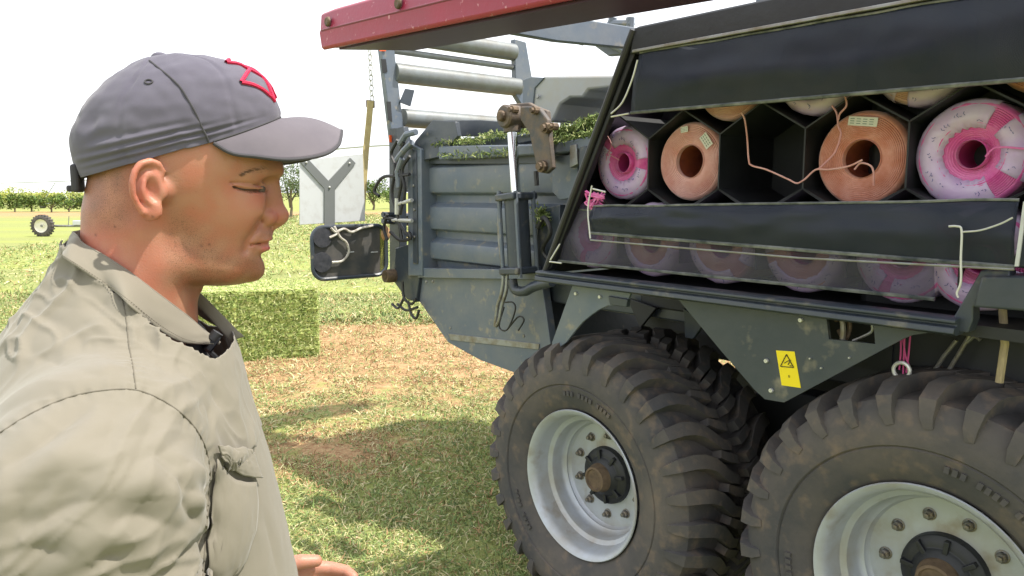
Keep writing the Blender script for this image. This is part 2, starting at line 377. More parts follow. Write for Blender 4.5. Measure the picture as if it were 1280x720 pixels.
# far centre pivot sprinkler
def pivot():
    a=Vector((*bearing(-40,96),0)); b=Vector((*bearing(150,70),0)); c=Vector((*bearing(405,47),0)); d=Vector((*bearing(560,38),0))
    t=empty('centre_pivot_sprinkler',a); tag(t,'long galvanised sprinkler boom on braced wheeled towers, crossing the far field','irrigation boom')
    off=-a; H=3.75
    P=[a,b,c,d]; hs=[1.9+.0,2.6,4.4,4.4]
    hs=[2.7,3.0,4.25,4.05]
    P3=[p+off+Vector((0,0,h)) for p,h in zip(P,hs)]
    g=G(); g.tube(spline(P3,8),.05,6); g.build('boom_pipe',mat('galvanised pipe',(.4,.42,.42),.4,.5),t)
    g=G(); q=[p-Vector((0,0,.75)) for p in P3]
    g.tube(spline(q,8),.012,5); g.build('truss_rod',M_steel(),t)
    for p,h in [(Vector((*bearing(70,82),0)),2.75),(Vector((*bearing(-38,96),0)),2.7)]:
        p=p+off; g=G()
        for s in(-1,1): g.tube([p+Vector((0,0,h)),p+Vector((s*1.6,0,.5))],.045,6)
        g.tube([p+Vector((-1.6,0,.5)),p+Vector((1.6,0,.5))],.05,6)
        o=g.build('tower',mat('galvanised pipe',(.4,.42,.42),.4,.5),t)
        for s in(-1,1):
            g=G(); g.lathe([(-.12,.3),(-.14,.42),(0,.52),(.14,.42),(.12,.3)],p+Vector((s*1.6,.15,.5)),'y',20,True); g.build('wheel',M_tyre(),o)
pivot()

# ============================================================ big square bale
def bale():
    p=MO*0; c=CAM+ray(399,446)*((0-CH)/ray(399,446)[2]); a=R(19)
    Lx,Ly,Hz=1.9,.9,.735
    t=empty('hay_bale',(c[0],c[1],0),a); tag(t,'big square green lucerne bale standing on the field behind the man','bale')
    bm=bmesh.new(); n=1
    nx,ny,nz_=130,60,64
    def face(f,na,nb):
        idx=[[bm.verts.new(f(i/na,j/nb)) for j in range(nb+1)] for i in range(na+1)]
        for i in range(na):
            for j in range(nb): bm.faces.new((idx[i][j],idx[i+1][j],idx[i+1][j+1],idx[i][j+1]))
    face(lambda s,q:(-Lx*(1-s),0,Hz*q),nx,nz_); face(lambda s,q:(-Lx*(1-s),Ly,Hz*q),nx,nz_)
    face(lambda s,q:(-Lx*(1-s),Ly*q,Hz),nx,ny); face(lambda s,q:(0,Ly*s,Hz*q),ny,nz_); face(lambda s,q:(-Lx,Ly*s,Hz*q),ny,nz_); face(lambda s,q:(-Lx*(1-s),Ly*q,0),nx,ny)
    bmesh.ops.remove_doubles(bm,verts=bm.verts,dist=1e-5); bmesh.ops.recalc_face_normals(bm,faces=bm.faces)
    bm.normal_update()
    for v in bm.verts:
        q=v.co; d=.02*noise.noise(q*9)+.016*noise.noise(q*24)+.01*noise.noise(Vector((q.x*4,q.y*60,q.z*60)))
        # rounded corners and a hint of the flakes
        d-=.008*max(0,math.sin(q.x*2*math.pi/.09))
        v.co+=v.normal*d
    me=bpy.data.meshes.new('bale_body'); bm.to_mesh(me); bm.free()
    me.materials.append(mat('pressed lucerne',(.20,.27,.07),.9,0,(.50,.54,.20),22,(.4,.62),1,90,spec=.1,col3=(.05,.075,.02),ns3=45,n3=(.5,.66)))
    o=bpy.data.objects.new('bale_body',me); COL.objects.link(o); o.parent=t
    r=np.random.default_rng(5); n=15000
    side=r.random(n); X=-Lx*r.random(n); Z=Hz*r.random(n); Y=Ly*r.random(n)
    P=np.where(side[:,None]<.55,np.stack([X,0*X-.004,Z],-1),np.where(side[:,None]<.82,np.stack([X,Y,0*X+Hz+.004],-1),np.stack([0*X+.004,Y,Z],-1)))
    nr=np.where(side[:,None]<.55,[[0,-1,0]],np.where(side[:,None]<.82,[[0,0,1]],[[1,0,0]]))
    d=r.standard_normal((n,3))*.9+nr*.15; d/=np.linalg.norm(d,axis=1)[:,None]; L=(.02+.05*r.random((n,1))**2)
    s=np.cross(d,r.standard_normal((n,3))); s/=np.linalg.norm(s,axis=1)[:,None]; w=.0024*(.6+r.random((n,1)))
    A=P-d*L*.2; Bm=P+d*L*.8
    V=np.stack([A-s*w,A+s*w,Bm+s*w*.5,Bm-s*w*.5],1).reshape(-1,3); i=np.arange(n)*4
    me=bpy.data.meshes.new('loose_stalks'); me.from_pydata(V.tolist(),[],np.stack([i,i+1,i+2,i+3],-1).tolist())
    pal=np.array([(.16,.25,.06),(.32,.42,.12),(.50,.56,.22),(.62,.62,.32)]); setcol(me,'Col',np.repeat(pal[(r.random(n)*4).astype(int)]*(.8+.4*r.random((n,1))),4,0))
    me.materials.append(mat('cut lucerne stalks',(0,0,0))); o=bpy.data.objects.new('loose_stalks',me); COL.objects.link(o); o.parent=t; o['kind']='stuff'
    for k in range(6):
        y=.08+k*.148; g=G()
        g.tube([(-Lx-.01,y,0),(-Lx-.01,y,Hz+.006),(-.9,y,Hz+.004),(.01,y,Hz+.006),(.012,y,.01)],.003,5); g.build('twine_band',mat('bale twine',(.7,.6,.42),.7),t)
bale()

# ============================================================ the baler
baler=empty('square_baler',Vector(MO),ANG); tag(baler,'large dark grey square baler with red raised cover, open twine box and tandem wheels','baler')
def pxp(P,v): return [onv(x,y,v) for x,y in P]
def ppoly(name,P,v,th,m,parent=None,bev=.003,extra=None,label=None):
    g=G(); g.prism(pxp(P,v),(0,th,0))
    if extra: extra(g)
    o=g.build(name,m,parent or baler,bev=bev); 
    if label: o['label']=label
    return o
def bolts(P,v,r=.009,m=None,parent=None):
    for x,y in P:
        g=G(); q=onv(x,y,v); g.lathe([(-.006,.001),(-.006,r*.8),(-.004,r),(0.002,r)],q,'y',8); g.build('bolt',m or M_steel(),parent or baler)

# ---- wheels
def make_wheel(parent,u,v,z,far=False):
    w=empty('wheel',(u,v,z),0,parent)
    Rt=.585; TW=.56
    # tyre: section profile (v,r)
    prof=[(.012,.298),(-.004,.315),(-.022,.36),(-.030,.40),(-.026,.405),(-.033,.41),(-.036,.45),(-.022,.50),(.004,.528),(.03,.532),(.12,.537),(.28,.540)]
    full=prof+[(TW-a,b) for a,b in prof[::-1][1:]]
    g=G(); g.lathe(full,(0,0,0),'y',120,False)
    # lugs that start on the shoulder, sweep across and bend
    sp=prof[6:]; 
    cum=[0]
    for i in range(1,len(sp)): cum.append(cum[-1]+math.dist(sp[i],sp[i-1]))
    def surf(s):  # s: metres along the profile from shoulder low
        s=max(0,min(cum[-1],s)); 
        for i in range(1,len(cum)):
            if s<=cum[i]:
                t=(s-cum[i-1])/(cum[i]-cum[i-1]); a,b=sp[i-1],sp[i]; 
                tx,ty=b[0]-a[0],b[1]-a[1]; l=math.hypot(tx,ty)
                return a[0]+(b[0]-a[0])*t,a[1]+(b[1]-a[1])*t,(-ty/l,tx/l)
    N=30; per=2*math.pi/N
    def lug(path,side,wd,hh,ph):
        # path: list (s, dphi in periods), wd: half width in metres, hh height list
        K=len(path); vs=[];fs=[]
        for i,(s,dp) in enumerate(path):
            a,r,nn=surf(s)
            h=hh[i]; fphi=ph+dp*per
            # tangent for width direction
            j0,j1=max(0,i-1),min(K-1,i+1); ds=path[j1][0]-path[j0][0]; dq=(path[j1][1]-path[j0][1])*per*r
            l=math.hypot(ds,dq) or 1; ws,wq=-dq/l,ds/l
            for sg,tp in((-1,0),(-.84,1),(.84,1),(1,0)):
                ss=s+ws*sg*wd[i]; aa,rr,nm=surf(ss); f=fphi+wq*sg*wd[i]/.56
                av=aa+nm[0]*(h*tp-.004*(1-tp)); rv=rr+nm[1]*(h*tp-.004*(1-tp))
                if side: av=TW-av
                vs.append((rv*math.cos(f),av,rv*math.sin(f)))
        for i in range(K-1):
            for k in range(3): fs.append((i*4+k,i*4+k+1,(i+1)*4+k+1,(i+1)*4+k))
            fs.append((i*4+3,i*4,(i+1)*4,(i+1)*4+3))
        fs+=[(0,1,2,3),(K*4-1,K*4-2,K*4-3,K*4-4)]
        g.add(vs,fs)
    sg_=-1
    for k in range(N):
        for side in(0,1):
            ph=k*per+side*per*.5
            main=[(.015,.10),(.045,.04),(.085,.0),(.125,.02),(.17,.10),(.215,.27),(.25,.52),(.285,.80),(.33,.92)]
            main=[(s,sg_*d) for s,d in main]
            lug(main,side,[.015,.022,.027,.029,.028,.026,.024,.022,.020],[.003,.014,.028,.040,.046,.048,.047,.046,.043],ph)
            if k%1==0:
                blk=[(.262,.05),(.30,.22),(.345,.36)]
                lug([(s,sg_*d) for s,d in blk],side,[.016,.019,.018],[.043,.045,.043],ph)
    # little raised marks on the side wall
    for a0,n in((R(62),13),(R(200),9)):
        for i in range(n):
            a=a0+i*R(3.1); r=.372; 
            if i in(4,9): continue
            g.box((r*math.cos(a),-.0285,r*math.sin(a)),(.013,.006,.018),Matrix.Rotation(-a+math.pi/2,3,'Y'))
    ty=g.build('tyre',M_tyre(),w,smooth=30)
    rp=[(.02,.280),(.004,.296),(-.006,.303),(-.010,.300),(-.006,.290),(.012,.276),(.03,.272),(.055,.268),(.075,.262),(.085,.245),(.10,.240),(.125,.240),(.14,.236),(.15,.222),(.158,.2265),(.165,.222),(.172,.215),(.175,.15),(.172,.118),(.19,.115),(.25,.115)]
    g=G(); g.lathe(rp,(0,0,0),'y',96); 
    g.lathe([(.165,.23),(.30,.235),(TW-.05,.262),(TW,.295),(TW+.01,.30)],(0,0,0),'y',64)
    g.build('rim',M_rim(),w,smooth=40)
    g=G(); g.lathe([(.172,.119),(.150,.116),(.140,.10),(.138,.082),(.13,.075),(.12,.06)],(0,0,0),'y',40)
    for k in range(8):
        a=k*math.pi/4+.2; g.box((.085*math.cos(a),.138,.085*math.sin(a)),(.05,.02,.014),Matrix.Rotation(-a,3,'Y'))
    g.cyl((0,.15,0),(0,TW,0),.09,24)
    g.build('hub',M_blk(),w,bev=.002)
    g=G(); g.lathe([(.135,.062),(.11,.058),(.095,.052),(.085,.050),(.083,.042),(.09,.038),(.09,.001)],(0,0,0),'y',32); g.build('hub_cap',M_rust(),w)
    nut=None
    for k in range(10):
        a=k*2*math.pi/10+.31
        if nut is None:
            g=G(); g.lathe([(0,.019),(-.004,.019),(-.005,.015)],(0,0,0),'y',16); g.lathe([(-.004,.0145),(-.018,.0145),(-.021,.011),(-.021,.008),(-.031,.008),(-.032,.001)],(0,0,0),'y',6)
            nut=g.build('nut',mat('oily steel nut',(.16,.17,.18),.5,.6,(.25,.2,.14),50),w,smooth=25); o=nut
        else:
            o=nut.copy(); COL.objects.link(o); o.parent=w
        o.location=(.168*math.cos(a),.176,.168*math.sin(a))
    return w
wh=make_wheel(baler,0,0,.582)
for u,v,z in((1.285,0,.664),):
    c=copy_tree(wh,baler); c.location=(u,v,z); c.rotation_euler=(0,R(17),0)
for u,z in((0,.582),(1.268,.60)):
    c=copy_tree(wh,baler); c.location=(u,2.6,z); c.rotation_euler=(0,0,math.pi)
# ---- undercarriage
g=G(); g.box((0,1.3,.58),(.16,2.2,.16)); g.box((1.268,1.3,.62),(.16,2.2,.16)); g.build('axle',M_in(),baler,bev=.01)
for v in(.78,1.9):
    g=G(); g.prism([(-.25,v,.50),(1.5,v,.54),(1.5,v,.70),(.9,v,.92),(.4,v,.92),(-.25,v,.68)],(0,.12,0)); g.build('rocker_beam',M_in(),baler,bev=.01)
g=G(); g.box((1.6,1.3,1.10),(3.9,1.0,.22)); g.build('chassis',M_in(),baler,bev=.01)
g=G(); g.box((.9,1.35,1.36),(2.3,1.4,.3)); g.build('dark_belly_box',M_in(),baler,bev=.01)  # plain box added to keep the underside dark
g=G(); g.box((.85,.55,1.385),(2.1,.27,.03)); g.build('dark_filler_plate',M_in(),baler)  # added plate that stops sun leaking through onto the tyre
g=G(); g.box((.62,.55,2.27),(.95,.22,.02)); g.build('sun_blocker',M_grey(),baler)  # added plate that blocks sun coming in over the top
g=G(); g.box((.45,1.55,.86),(1.5,.03,.80)); g.build('dark_filler_plate',M_in(),baler)  # added dark sheet standing in for shade, hides the far wheels
g=G(); g.box((2.3,1.3,1.75),(2.7,2.1,1.1)); g.build('main_body',M_in(),baler,bev=.03)
g=G(); g.box((3.4,1.3,1.0),(3.0,.25,.25)); g.build('drawbar',M_grey(),baler,bev=.02)

# ---- bale chamber: pressed side wall with three raised ribs
def chamber():
    v0=.60
    z0,z1=1.235,1.985; u0,u1=-2.0,.6
    zs=[]   # profile (z, depth) swept along u
    def P(py): return onv(600,py,v0)[2]
    prof=[]
    ribs=[(203,243),(256,292),(304,332)]
    prof.append((P(196),.055))
    for a,b in ribs:
        prof+= [(P(a-2),.052),(P(a+4),.004),(P(a+9),0),(P(b-8),0),(P(b-2),.006),(P(b+1),.055)]
    prof.append((P(343),.058))
    g=G(); n=len(prof)
    us=[u0+.02,u0+.05]+[u0+.05+i*.25 for i in range(1,11)]
    vs=[];fs=[]
    for i,u in enumerate(us):
        for z,d in prof: vs.append((u,v0+(d if i>0 else .056),z))
    for i in range(len(us)-1):
        for j in range(n-1): fs.append((i*n+j,(i+1)*n+j,(i+1)*n+j+1,i*n+j+1))
    g.add(vs,fs); g.build('chamber_side_wall',M_greyl(),baler,smooth=50,fix=True,bev=.004)
    g=G(); g.box(((u0+u1)/2,v0+.58,1.58),(u1-u0-.05,1.04,.84)); g.build('chamber_core',M_grey(),baler,bev=.01)
chamber()
ppoly('lower_side_plate',[(522,346),(514,362),(560,428),(600,450),(646,467),(690,442),(676,345),(600,344)],.585,.05,M_greyl())
ppoly('lower_side_plate',[(560,417),(674,430),(673,437),(563,425)],.579,.006,M_steel(),bev=.001)
ppoly('stepped_ledge',[(522,335),(690,338),(690,350),(522,347)],.55,.05,M_greyl())
# belly under the chamber (depth)
g=G(); q=pxp([(525,350),(562,424),(646,462),(688,440),(676,350)],.64); g.prism(q,(0,1.1,0)); g.build('chamber_belly',M_grey(),baler,bev=.01)
ppoly('corner_post',[(509,178),(526,186),(528,345),(510,345)],.54,.14,M_greyl(),bev=.006)
ppoly('post_cover_strip',[(515,186),(520,188),(522,330),(516,330)],.532,.006,M_grey())
ppoly('rear_post',[(486,160),(497,160),(500,345),(487,345)],.62,.06,M_grey(),bev=.004)
ppoly('rear_foot',[(494,310),(512,305),(524,346),(520,378),(508,374),(492,352)],.56,.10,M_grey(),bev=.006)
bolts([(514,183)],.53,.018); bolts([(517,232),(518,262),(518,296),(533,352),(541,352),(655,420),(563,410)],.53)
g=G(); a=onv(486,345,.52); g.lathe([(-.03,.001),(-.03,.04),(.0,.045),(.06,.045)],a,'y',20); g.lathe([(-.035,.022),(-.036,.001)],a,'y',16); g.build('pivot_pin',M_rust(),baler)
# stair of plates on the rear upper corner
ppoly('gusset_plate',[(514,190),(519,176),(541,150),(569,152),(572,170),(550,196),(530,200)],.56,.03,M_grey())
ppoly('upper_cross_plate',[(541,151),(600,150),(640,153),(700,160),(700,172),(560,170)],.72,.05,M_grey())
ppoly('roof_rail',[(548,183),(575,182),(690,180),(748,168),(748,182),(700,192),(548,200)],.54,.10,M_greyl(),bev=.008)
ppoly('roof_rail',[(555,176),(640,170),(752,150),(752,160),(640,182),(556,188)],.66,.3,M_grey(),bev=.008)
ppoly('roof_plate',[(528,197),(548,183),(748,182),(748,205),(528,205)],.60,.06,M_grey())
g=G(); g.box((-.7,1.2,2.02),(2.3,1.05,.07)); g.build('chamber_roof',M_grey(),baler,bev=.01)
# wall furniture right of the cylinder
ppoly('hatch_plate',[(690,196),(722,192),(722,246),(700,250),(690,240)],.57,.02,M_greyl())
ppoly('upright_channel',[(724,184),(733,182),(731,262),(722,262)],.52,.05,M_grey())
ppoly('upright_channel',[(712,182),(720,180),(722,205),(712,210)],.53,.04,M_steel())
ppoly('bracket',[(674,262),(700,256),(698,330),(678,345),(668,330)],.56,.04,M_grey())
g=G(); g.tube(spline([onv(672,285,.5),onv(680,272,.5),onv(688,290,.5),onv(678,312,.52),onv(690,330,.54)],5),.012,8); g.build('hose',M_hose(),baler)
# pale hood beside the link arm
def hood():
    pts=pxp([(664,130),(668,104),(680,95),(770,94),(772,108),(735,112),(728,122),(712,122),(700,130),(693,146),(690,152),(676,152)],.85)
    g=G(); g.prism(pts,(0,.5,0)); g.build('rounded_hood',mat('pale grey hood paint',(.30,.32,.34),.4,0,(.3,.29,.26),7),baler,bev=.012)
    ppoly('hood_lug',[(653,100),(664,96),(680,97),(668,110),(664,150),(653,150)],.84,.03,M_greyl())
    ppoly('hood_gusset',[(700,130),(714,121),(735,150),(700,158)],1.1,.02,M_in())
hood()
bolts([(672,121)],.835,.012)

# ---- folded bale chute with rollers
chute=empty('bale_chute',(0,0,0),0,baler); chute['label']='folded rear chute frame with thick rollers'
def pu(P,u): return [onu(x,y,u) for x,y in P]
g=G(); g.prism(pu([(471,55),(487,55),(502,180),(504,236),(492,236),(486,180)],-2.42),(.05,0,0)); g.build('side_rail',M_greyl(),chute,bev=.004)
for Q in([(476,74),(482,74),(484,90),(478,92)],[(483,127),(488,127),(490,152),(485,150)]):
    g=G(); g.prism(pu(Q,-2.3695),(.004,0,0)); g.build('slot',M_in(),chute)
for c in((477,59),(490,173)):
    g=G(); g.prism(pu([(c[0]-4,c[1]-4),(c[0]+4,c[1]-4),(c[0]+5,c[1]+5),(c[0]-3,c[1]+5)],-2.366),(.006,0,0)); g.build('reflector',M_orng(),chute)
g=G(); g.prism(pu([(638,50),(652,54),(660,100),(660,140),(652,140),(640,120)],-2.42),(.05,0,0)); g.build('side_rail',M_greyl(),chute,bev=.004)
def roller(a,b,r,m=None):
    A=onu(*a,-2.4);B=onu(*b,-2.4); B=(B[0],B[1],(A[2]+B[2])/2+.0); A=(A[0],A[1],B[2])
    g=G(); g.tube([A,B],r,28); d=Vector(B)-Vector(A)
    g.build('roller',m or M_roll(),chute,bev=.003,smooth=50); return A,B
roller((492,92),(648,108),.066); roller((490,62),(640,85),.021); roller((492,48),(642,60),.062); roller((503,149),(640,156),.062)
g=G(); g.prism(pu([(499,128),(506,111),(517,113),(512,133)],-2.36),(.012,0,0)); g.build('catch_plate',M_grey(),chute)
ppoly('chute_arm',[(496,160),(504,158),(510,190),(510,240),(500,240)],.60,.04,M_grey(),chute)
# pinned linkage at the foot of the chute
g=G()
for P in([(500,180),(508,168),(520,165)],[(496,200),(505,188),(515,178)],[(499,235),(497,215),(503,198)]): g.tube([onv(x,y,.5) for x,y in P],.02,8)
g.build('chute_linkage',M_greyl(),baler,bev=.002)
# chain and tie-down strap hanging from the chute
def chain():
    pts=[onu(462+.3*i,62+6.4*i,-2.5) for i in range(11)]
    t=empty('lifting_chain',(0,0,0),0,baler)
    for i in range(0,10):
        a,b=Vector(pts[i]),Vector(pts[i+1]); c=(a+b)/2; h=(b-a).length*.62; w=.014
        loop=[]
        for k in range(16):
            an=2*math.pi*k/16; x=math.cos(an)*w; z=math.sin(an)*h
            loop.append(c+(Vector((0,x,z)) if i%2 else Vector((x,0,z))))
        loop.append(loop[0]); g=G(); g.tube(loop,.004,6,caps=False); g.build('chain_link',M_wire(),t)
chain()
g=G(); pl=[onu(x,y,-2.5) for x,y in((463,126),(461,150),(457,190),(454,235),(452,266))]
for i in range(4):
    a,b=Vector(pl[i]),Vector(pl[i+1]); w=Vector((0,.022,0)); g.add([a-w,a+w,b+w,b-w,a-w+Vector((.006,0,0)),a+w+Vector((.006,0,0)),b+w+Vector((.006,0,0)),b-w+Vector((.006,0,0))],[(0,1,2,3),(4,7,6,5),(0,3,7,4),(1,5,6,2)])
g.build('tie_down_strap',mat('yellow webbing',(.50,.42,.20),.8,0,(.40,.32,.15),30),baler,smooth=0)
g=G(); g.box(onu(463,130,-2.51),(.02,.06,.05)); g.build('strap_hook',M_rust(),baler,bev=.005)

# ---- rear light board and marker plate
U=-2.36
def rrect(P4,u,r,n=6,grow=0):
    (y0,z0),(y1,z1)=P4; y0-=grow;z0-=grow;y1+=grow;z1+=grow; r=r+grow; o=[]
    for cx,cz,a0 in((y1-r,z1-r,0),(y0+r,z1-r,90),(y0+r,z0+r,180),(y1-r,z0+r,270)):
        for k in range(n+1):
            a=R(a0+90*k/n); o.append((u,cx+r*math.cos(a),cz+r*math.sin(a)))
    return o
lb=empty('light_board',(0,0,0),0,baler); lb['label']='dark rounded rear light board held out from the corner post'
tl=onu(386,280,U); br=onu(480,346,U); box=((tl[1],br[2]+.02),(br[1],tl[2]-.02))
g=G(); g.prism(rrect(box,U,.07,grow=-.008),(.03,0,0)); g.build('back_plate',mat('dark plate',(.05,.055,.06),.5,0,(.11,.1,.09),9),lb,bev=.002)
g=G(); ring=rrect(box,U+.035,.075); ring.append(ring[0]); g.tube(ring,.013,8,caps=False); g.build('rim_tube',M_grey(),lb)
for y in(297,328):
    c=onu(402,y,U+.034); g=G(); g.lathe([(.0,.001),(0.002,.03),(.0,.062),(-.02,.064)],c,'x',28)
    for v in g.v: pass
    g.v=[(c[0]+ (v[0]-c[0])*1+.014,v[1],v[2]) for v in g.v]; g.build('round_lamp',mat('round black lamp back',(.03,.033,.04),.4,0,(.06,.06,.07),40),lb)
g=G()
for P in([(414,285),(420,290),(430,286),(440,290),(452,285),(466,282)],[(418,283),(425,296),(433,303),(436,315),(428,326),(415,328)],[(412,297),(420,293),(425,287)]):
    g.tube(spline([onu(x,y,U+.05) for x,y in P],5),.008,6)
g.build('lamp_cable',mat('pale muddy cable',(.30,.26,.22),.7,0,(.62,.6,.55),40),lb)
for x in(438,468):
    g=G(); g.box(onu(x,315,U+.034),(.004,.05,.006)); g.build('reflective_mark',M_white(),lb)
# rust coloured connector blocks and yellow bar between board and post
g=G(); g.sph(onu(481,292,U+.02),.04,14,(.03,.04,.055)); g.build('connector',mat('orange dusty connector',(.5,.25,.1),.6,0,(.4,.3,.2),20),lb)
g=G(); g.prism(pu([(474,282),(479,282),(479,344),(474,344)],U+.02),(.01,0,0)); g.build('yellow_bar',mat('yellow green bar',(.6,.62,.12),.6),lb)
g=G()
for P in([(478,268),(512,270)],[(478,276),(512,279)]): g.tube([onu(x,y,U) for x,y in P],.018,8)
g.build('bracket_arm',M_grey(),lb)
mp_=empty('marker_plate',(0,0,0),0,baler); mp_['label']='white square marker plate on a grey Y shaped bracket'
U2=-2.42
g=G(); g.prism(pu([(374,200),(453,192),(456,276),(374,281)],U2),(.008,0,0)); g.build('plate',M_white(),mp_,bev=.002)
g=G(); g.prism(pu([(375,203),(382,196),(410,226),(437,197),(444,204),(418,236),(418,282),(405,282),(405,236)],U2+.010),(.008,0,0)); g.build('y_bracket',mat('mid grey bracket',(.16,.17,.17),.5),mp_,bev=.001)
for x,y in((383,203),(437,204),(412,234)):
    g=G(); g.sph(onu(x,y,U2+.02),.008,8); g.build('rivet',M_wire(),mp_)
# hoses and cables on the rear corner
g=G()
for P in([(497,175),(489,192),(494,210),(490,240),(495,262)],[(505,178),(497,200),(502,225),(497,262),(503,300)],[(474,245),(468,238),(478,222),(495,220),(512,218)],[(512,195),(503,212),(506,240),(500,268)],[(480,272),(496,276),(506,290),(512,296)],[(488,290),(500,300),(513,298),(511,290)],[(484,268),(480,285),(484,300)]):
    g.tube(spline([onv(x,y,.50) for x,y in P],6),.011,7)
g.build('hose_bundle',M_hose(),baler)
g=G(); g.tube([onv(496,248,.49),onv(496,268,.49)],.014,8); g.tube([onv(491,275,.5),onv(515,276,.5)],.012,8); g.tube([onv(498,255,.5),onv(515,250,.5)],.012,8); g.build('hose_fitting',M_wire(),baler)
g=G()
for P in([(503,352),(505,372),(514,380),(520,374)],[(505,372),(498,385),(490,380)],[(510,376),(514,392),(520,398),(524,388)],[(497,380),(508,388),(522,384)]):
    g.tube(spline([onv(x,y,.52) for x,y in P],5),.009,6)
g.build('hook_chain',M_hose(),baler)

# ---- density cylinder with rod, clevis and link arm
cy=empty('hydraulic_cylinder',(0,0,0),0,baler)
T=Vector(onv(645,246,.46)); Bt=Vector(onv(650,338,.46))
ax=(T-Bt).normalized()
g=G(); g.tube([Bt,T],.062,32); g.build('barrel',M_grey(),cy,bev=.002)
g=G()
for P in(T,Bt):
    g=G(); g.box(P,(.165,.15,.036),ax.to_track_quat('Z','Y').to_matrix()); g.build('end_plate',M_grey(),cy,bev=.008)
for sx in(-1,1):
    for sy in(-1,1):
        g=G(); o=Vector((.066*sx,.058*sy,0)); g.tube([Bt+o-ax*.03,T+o+ax*.03],.011,8); g.build('tie_rod',M_greyl(),cy)
Rt_=Vector(onv(640,160,.46)); g=G(); g.tube([T,Rt_],.026,20); g.build('piston_rod',M_chr(),cy)
g=G(); g.tube([Rt_-ax*.02,Rt_+ax*.06],.045,16); c=Vector(onv(640,146,.46)); g.lathe([(-.06,.001),(-.06,.05),(-.05,.058),(.05,.058),(.06,.05)],c,'y',24); g.build('rod_eye',mat('dusty brown casting',(.07,.068,.07),.65,0,(.15,.105,.07),14,bump=.5),cy)
g=G(); g.lathe([(-.085,.001),(-.085,.02),(-.08,.026),(-.06,.028),(-.055,.034),(-.05,.034)],c,'y',12); g.build('eye_bolt',M_rust(),cy,smooth=20)
g=G(); P=[onv(x,y,.44) for x,y in((640,350),(644,362),(656,364),(668,358),(690,352))]; g.tube(spline(P,5),.026,12); g.build('lower_pivot',M_grey(),cy)
g=G()
for P in([(629,338),(629,352),(626,370),(622,382),(619,408)],[(634,338),(633,362),(628,380),(624,400),(620,408)],[(626,240),(624,290),(629,340)]):
    g.tube(spline([onv(x,y,.42) for x,y in P],5),.010,8)
g.build('hydraulic_pipe',M_steel(),cy)
g=G(); g.tube(spline([onv(x,y,.5) for x,y in((631,378),(641,378),(644,388),(634,412),(624,408),(630,384))],6),.0045,6); g.tube(spline([onv(x,y,.5) for x,y in((634,412),(648,396),(655,400),(648,413))],6),.0045,6); g.build('loose_cable',M_hose(),cy)
dust=mat('dusty brown casting',(0,0,0))
la=empty('link_arm',(0,0,0),0,baler)
ppoly('arm_plate',[(650,133),(672,133),(684,150),(690,210),(682,217),(672,215),(661,165),(650,150)],.44,.03,dust,la,bev=.006)
ppoly('arm_plate',[(636,130),(660,128),(676,137),(660,160),(640,160)],.50,.03,dust,la,bev=.006)
ppoly('arm_plate',[(668,133),(683,138),(690,205),(680,200)],.52,.03,dust,la,bev=.006)
for x,y,r in((681,160,.026),(676,208,.03),(640,137,.02),(690,158,.018),(667,138,.02)):
    c=onv(x,y,.42); g=G(); g.lathe([(-.02,.001),(-.02,r*.6),(-.005,r*.65),(-.004,r),(.03,r)],c,'y',10); g.build('arm_pin',M_rust(),la,smooth=20)
g=G(); g.tube([onv(670,214,.46),onv(671,232,.46)],.012,8); g.build('grease_hose',M_hose(),la)

# ---- twine box
tb=empty('twine_box',(0,0,0),0,baler); tb['label']='long open black twine box with see-through roll-down flaps'
ZB,ZT=1.40,2.29; uBL,uTL=-.205,.250; uR=1.40
DP=.42
def uleft(z): return uBL+(uTL-uBL)*(z-ZB)/(ZT-ZB)
# left end plate, back, roof, floor
g=G()
for (v0,o0),(v1,o1) in (((0,0),(.13,.10)),((.13,.10),(DP,.10))):
    g.add([(uBL-o0,v0,ZB),(uTL-o0,v0,ZT),(uTL-o1,v1,ZT),(uBL-o1,v1,ZB),(uBL-o0+.012,v0,ZB),(uTL-o0+.012,v0,ZT),(uTL-o1+.012,v1,ZT),(uBL-o1+.012,v1,ZB)],[(0,1,2,3),(7,6,5,4),(0,4,5,1),(1,5,6,2),(2,6,7,3),(3,7,4,0)])
g.build('end_panel',M_blk(),tb)
g=G(); g.prism([(uBL-.10,DP,ZB),(uTL-.10,DP,ZT),(3.2,DP,ZT),(3.2,DP,ZB)],(0,.03,0)); g.build('back_panel',M_in(),tb)
g=G(); g.box(((uTL+3.2)/2,DP/2,ZT-.0),(3.2-uTL,DP,.035)); g.build('roof_panel',M_blk(),tb,bev=.006)
g=G(); g.box(((uBL+1.55)/2,DP/2+.02,ZB-.01),(1.55-uBL,DP-.03,.03)); g.build('floor_panel',M_in(),tb)
# black edge trim down the slanted side and along the top
g=G(); g.tube([(uBL-.005,-.01,ZB-.01),(uTL-.005,-.01,ZT+.005)],.013,10); g.build('edge_seal',M_hose(),tb)
g=G(); g.prism([(uTL+.0,-.012,ZT+.012),(3.2,-.012,ZT+.012),(3.2,-.012,2.215),(uTL-.02,-.012,2.215)],(0,.03,0)); g.build('top_rail',M_blk(),tb,bev=.005)
g=G(); g.box(((uTL+3.2)/2,-.016,2.222),(3.2-uTL,.012,.01)); g.build('top_rail_trim',M_steel(),tb,bev=.002)
g=G(); g.prism([(uBL+.018,-.006,ZB+.03),(uBL+.036,-.006,ZB+.03),(uTL+.0,-.006,2.22),(uTL-.02,-.006,2.22)],(0,.03,0)); g.build('side_rail',M_blk(),tb,bev=.004)
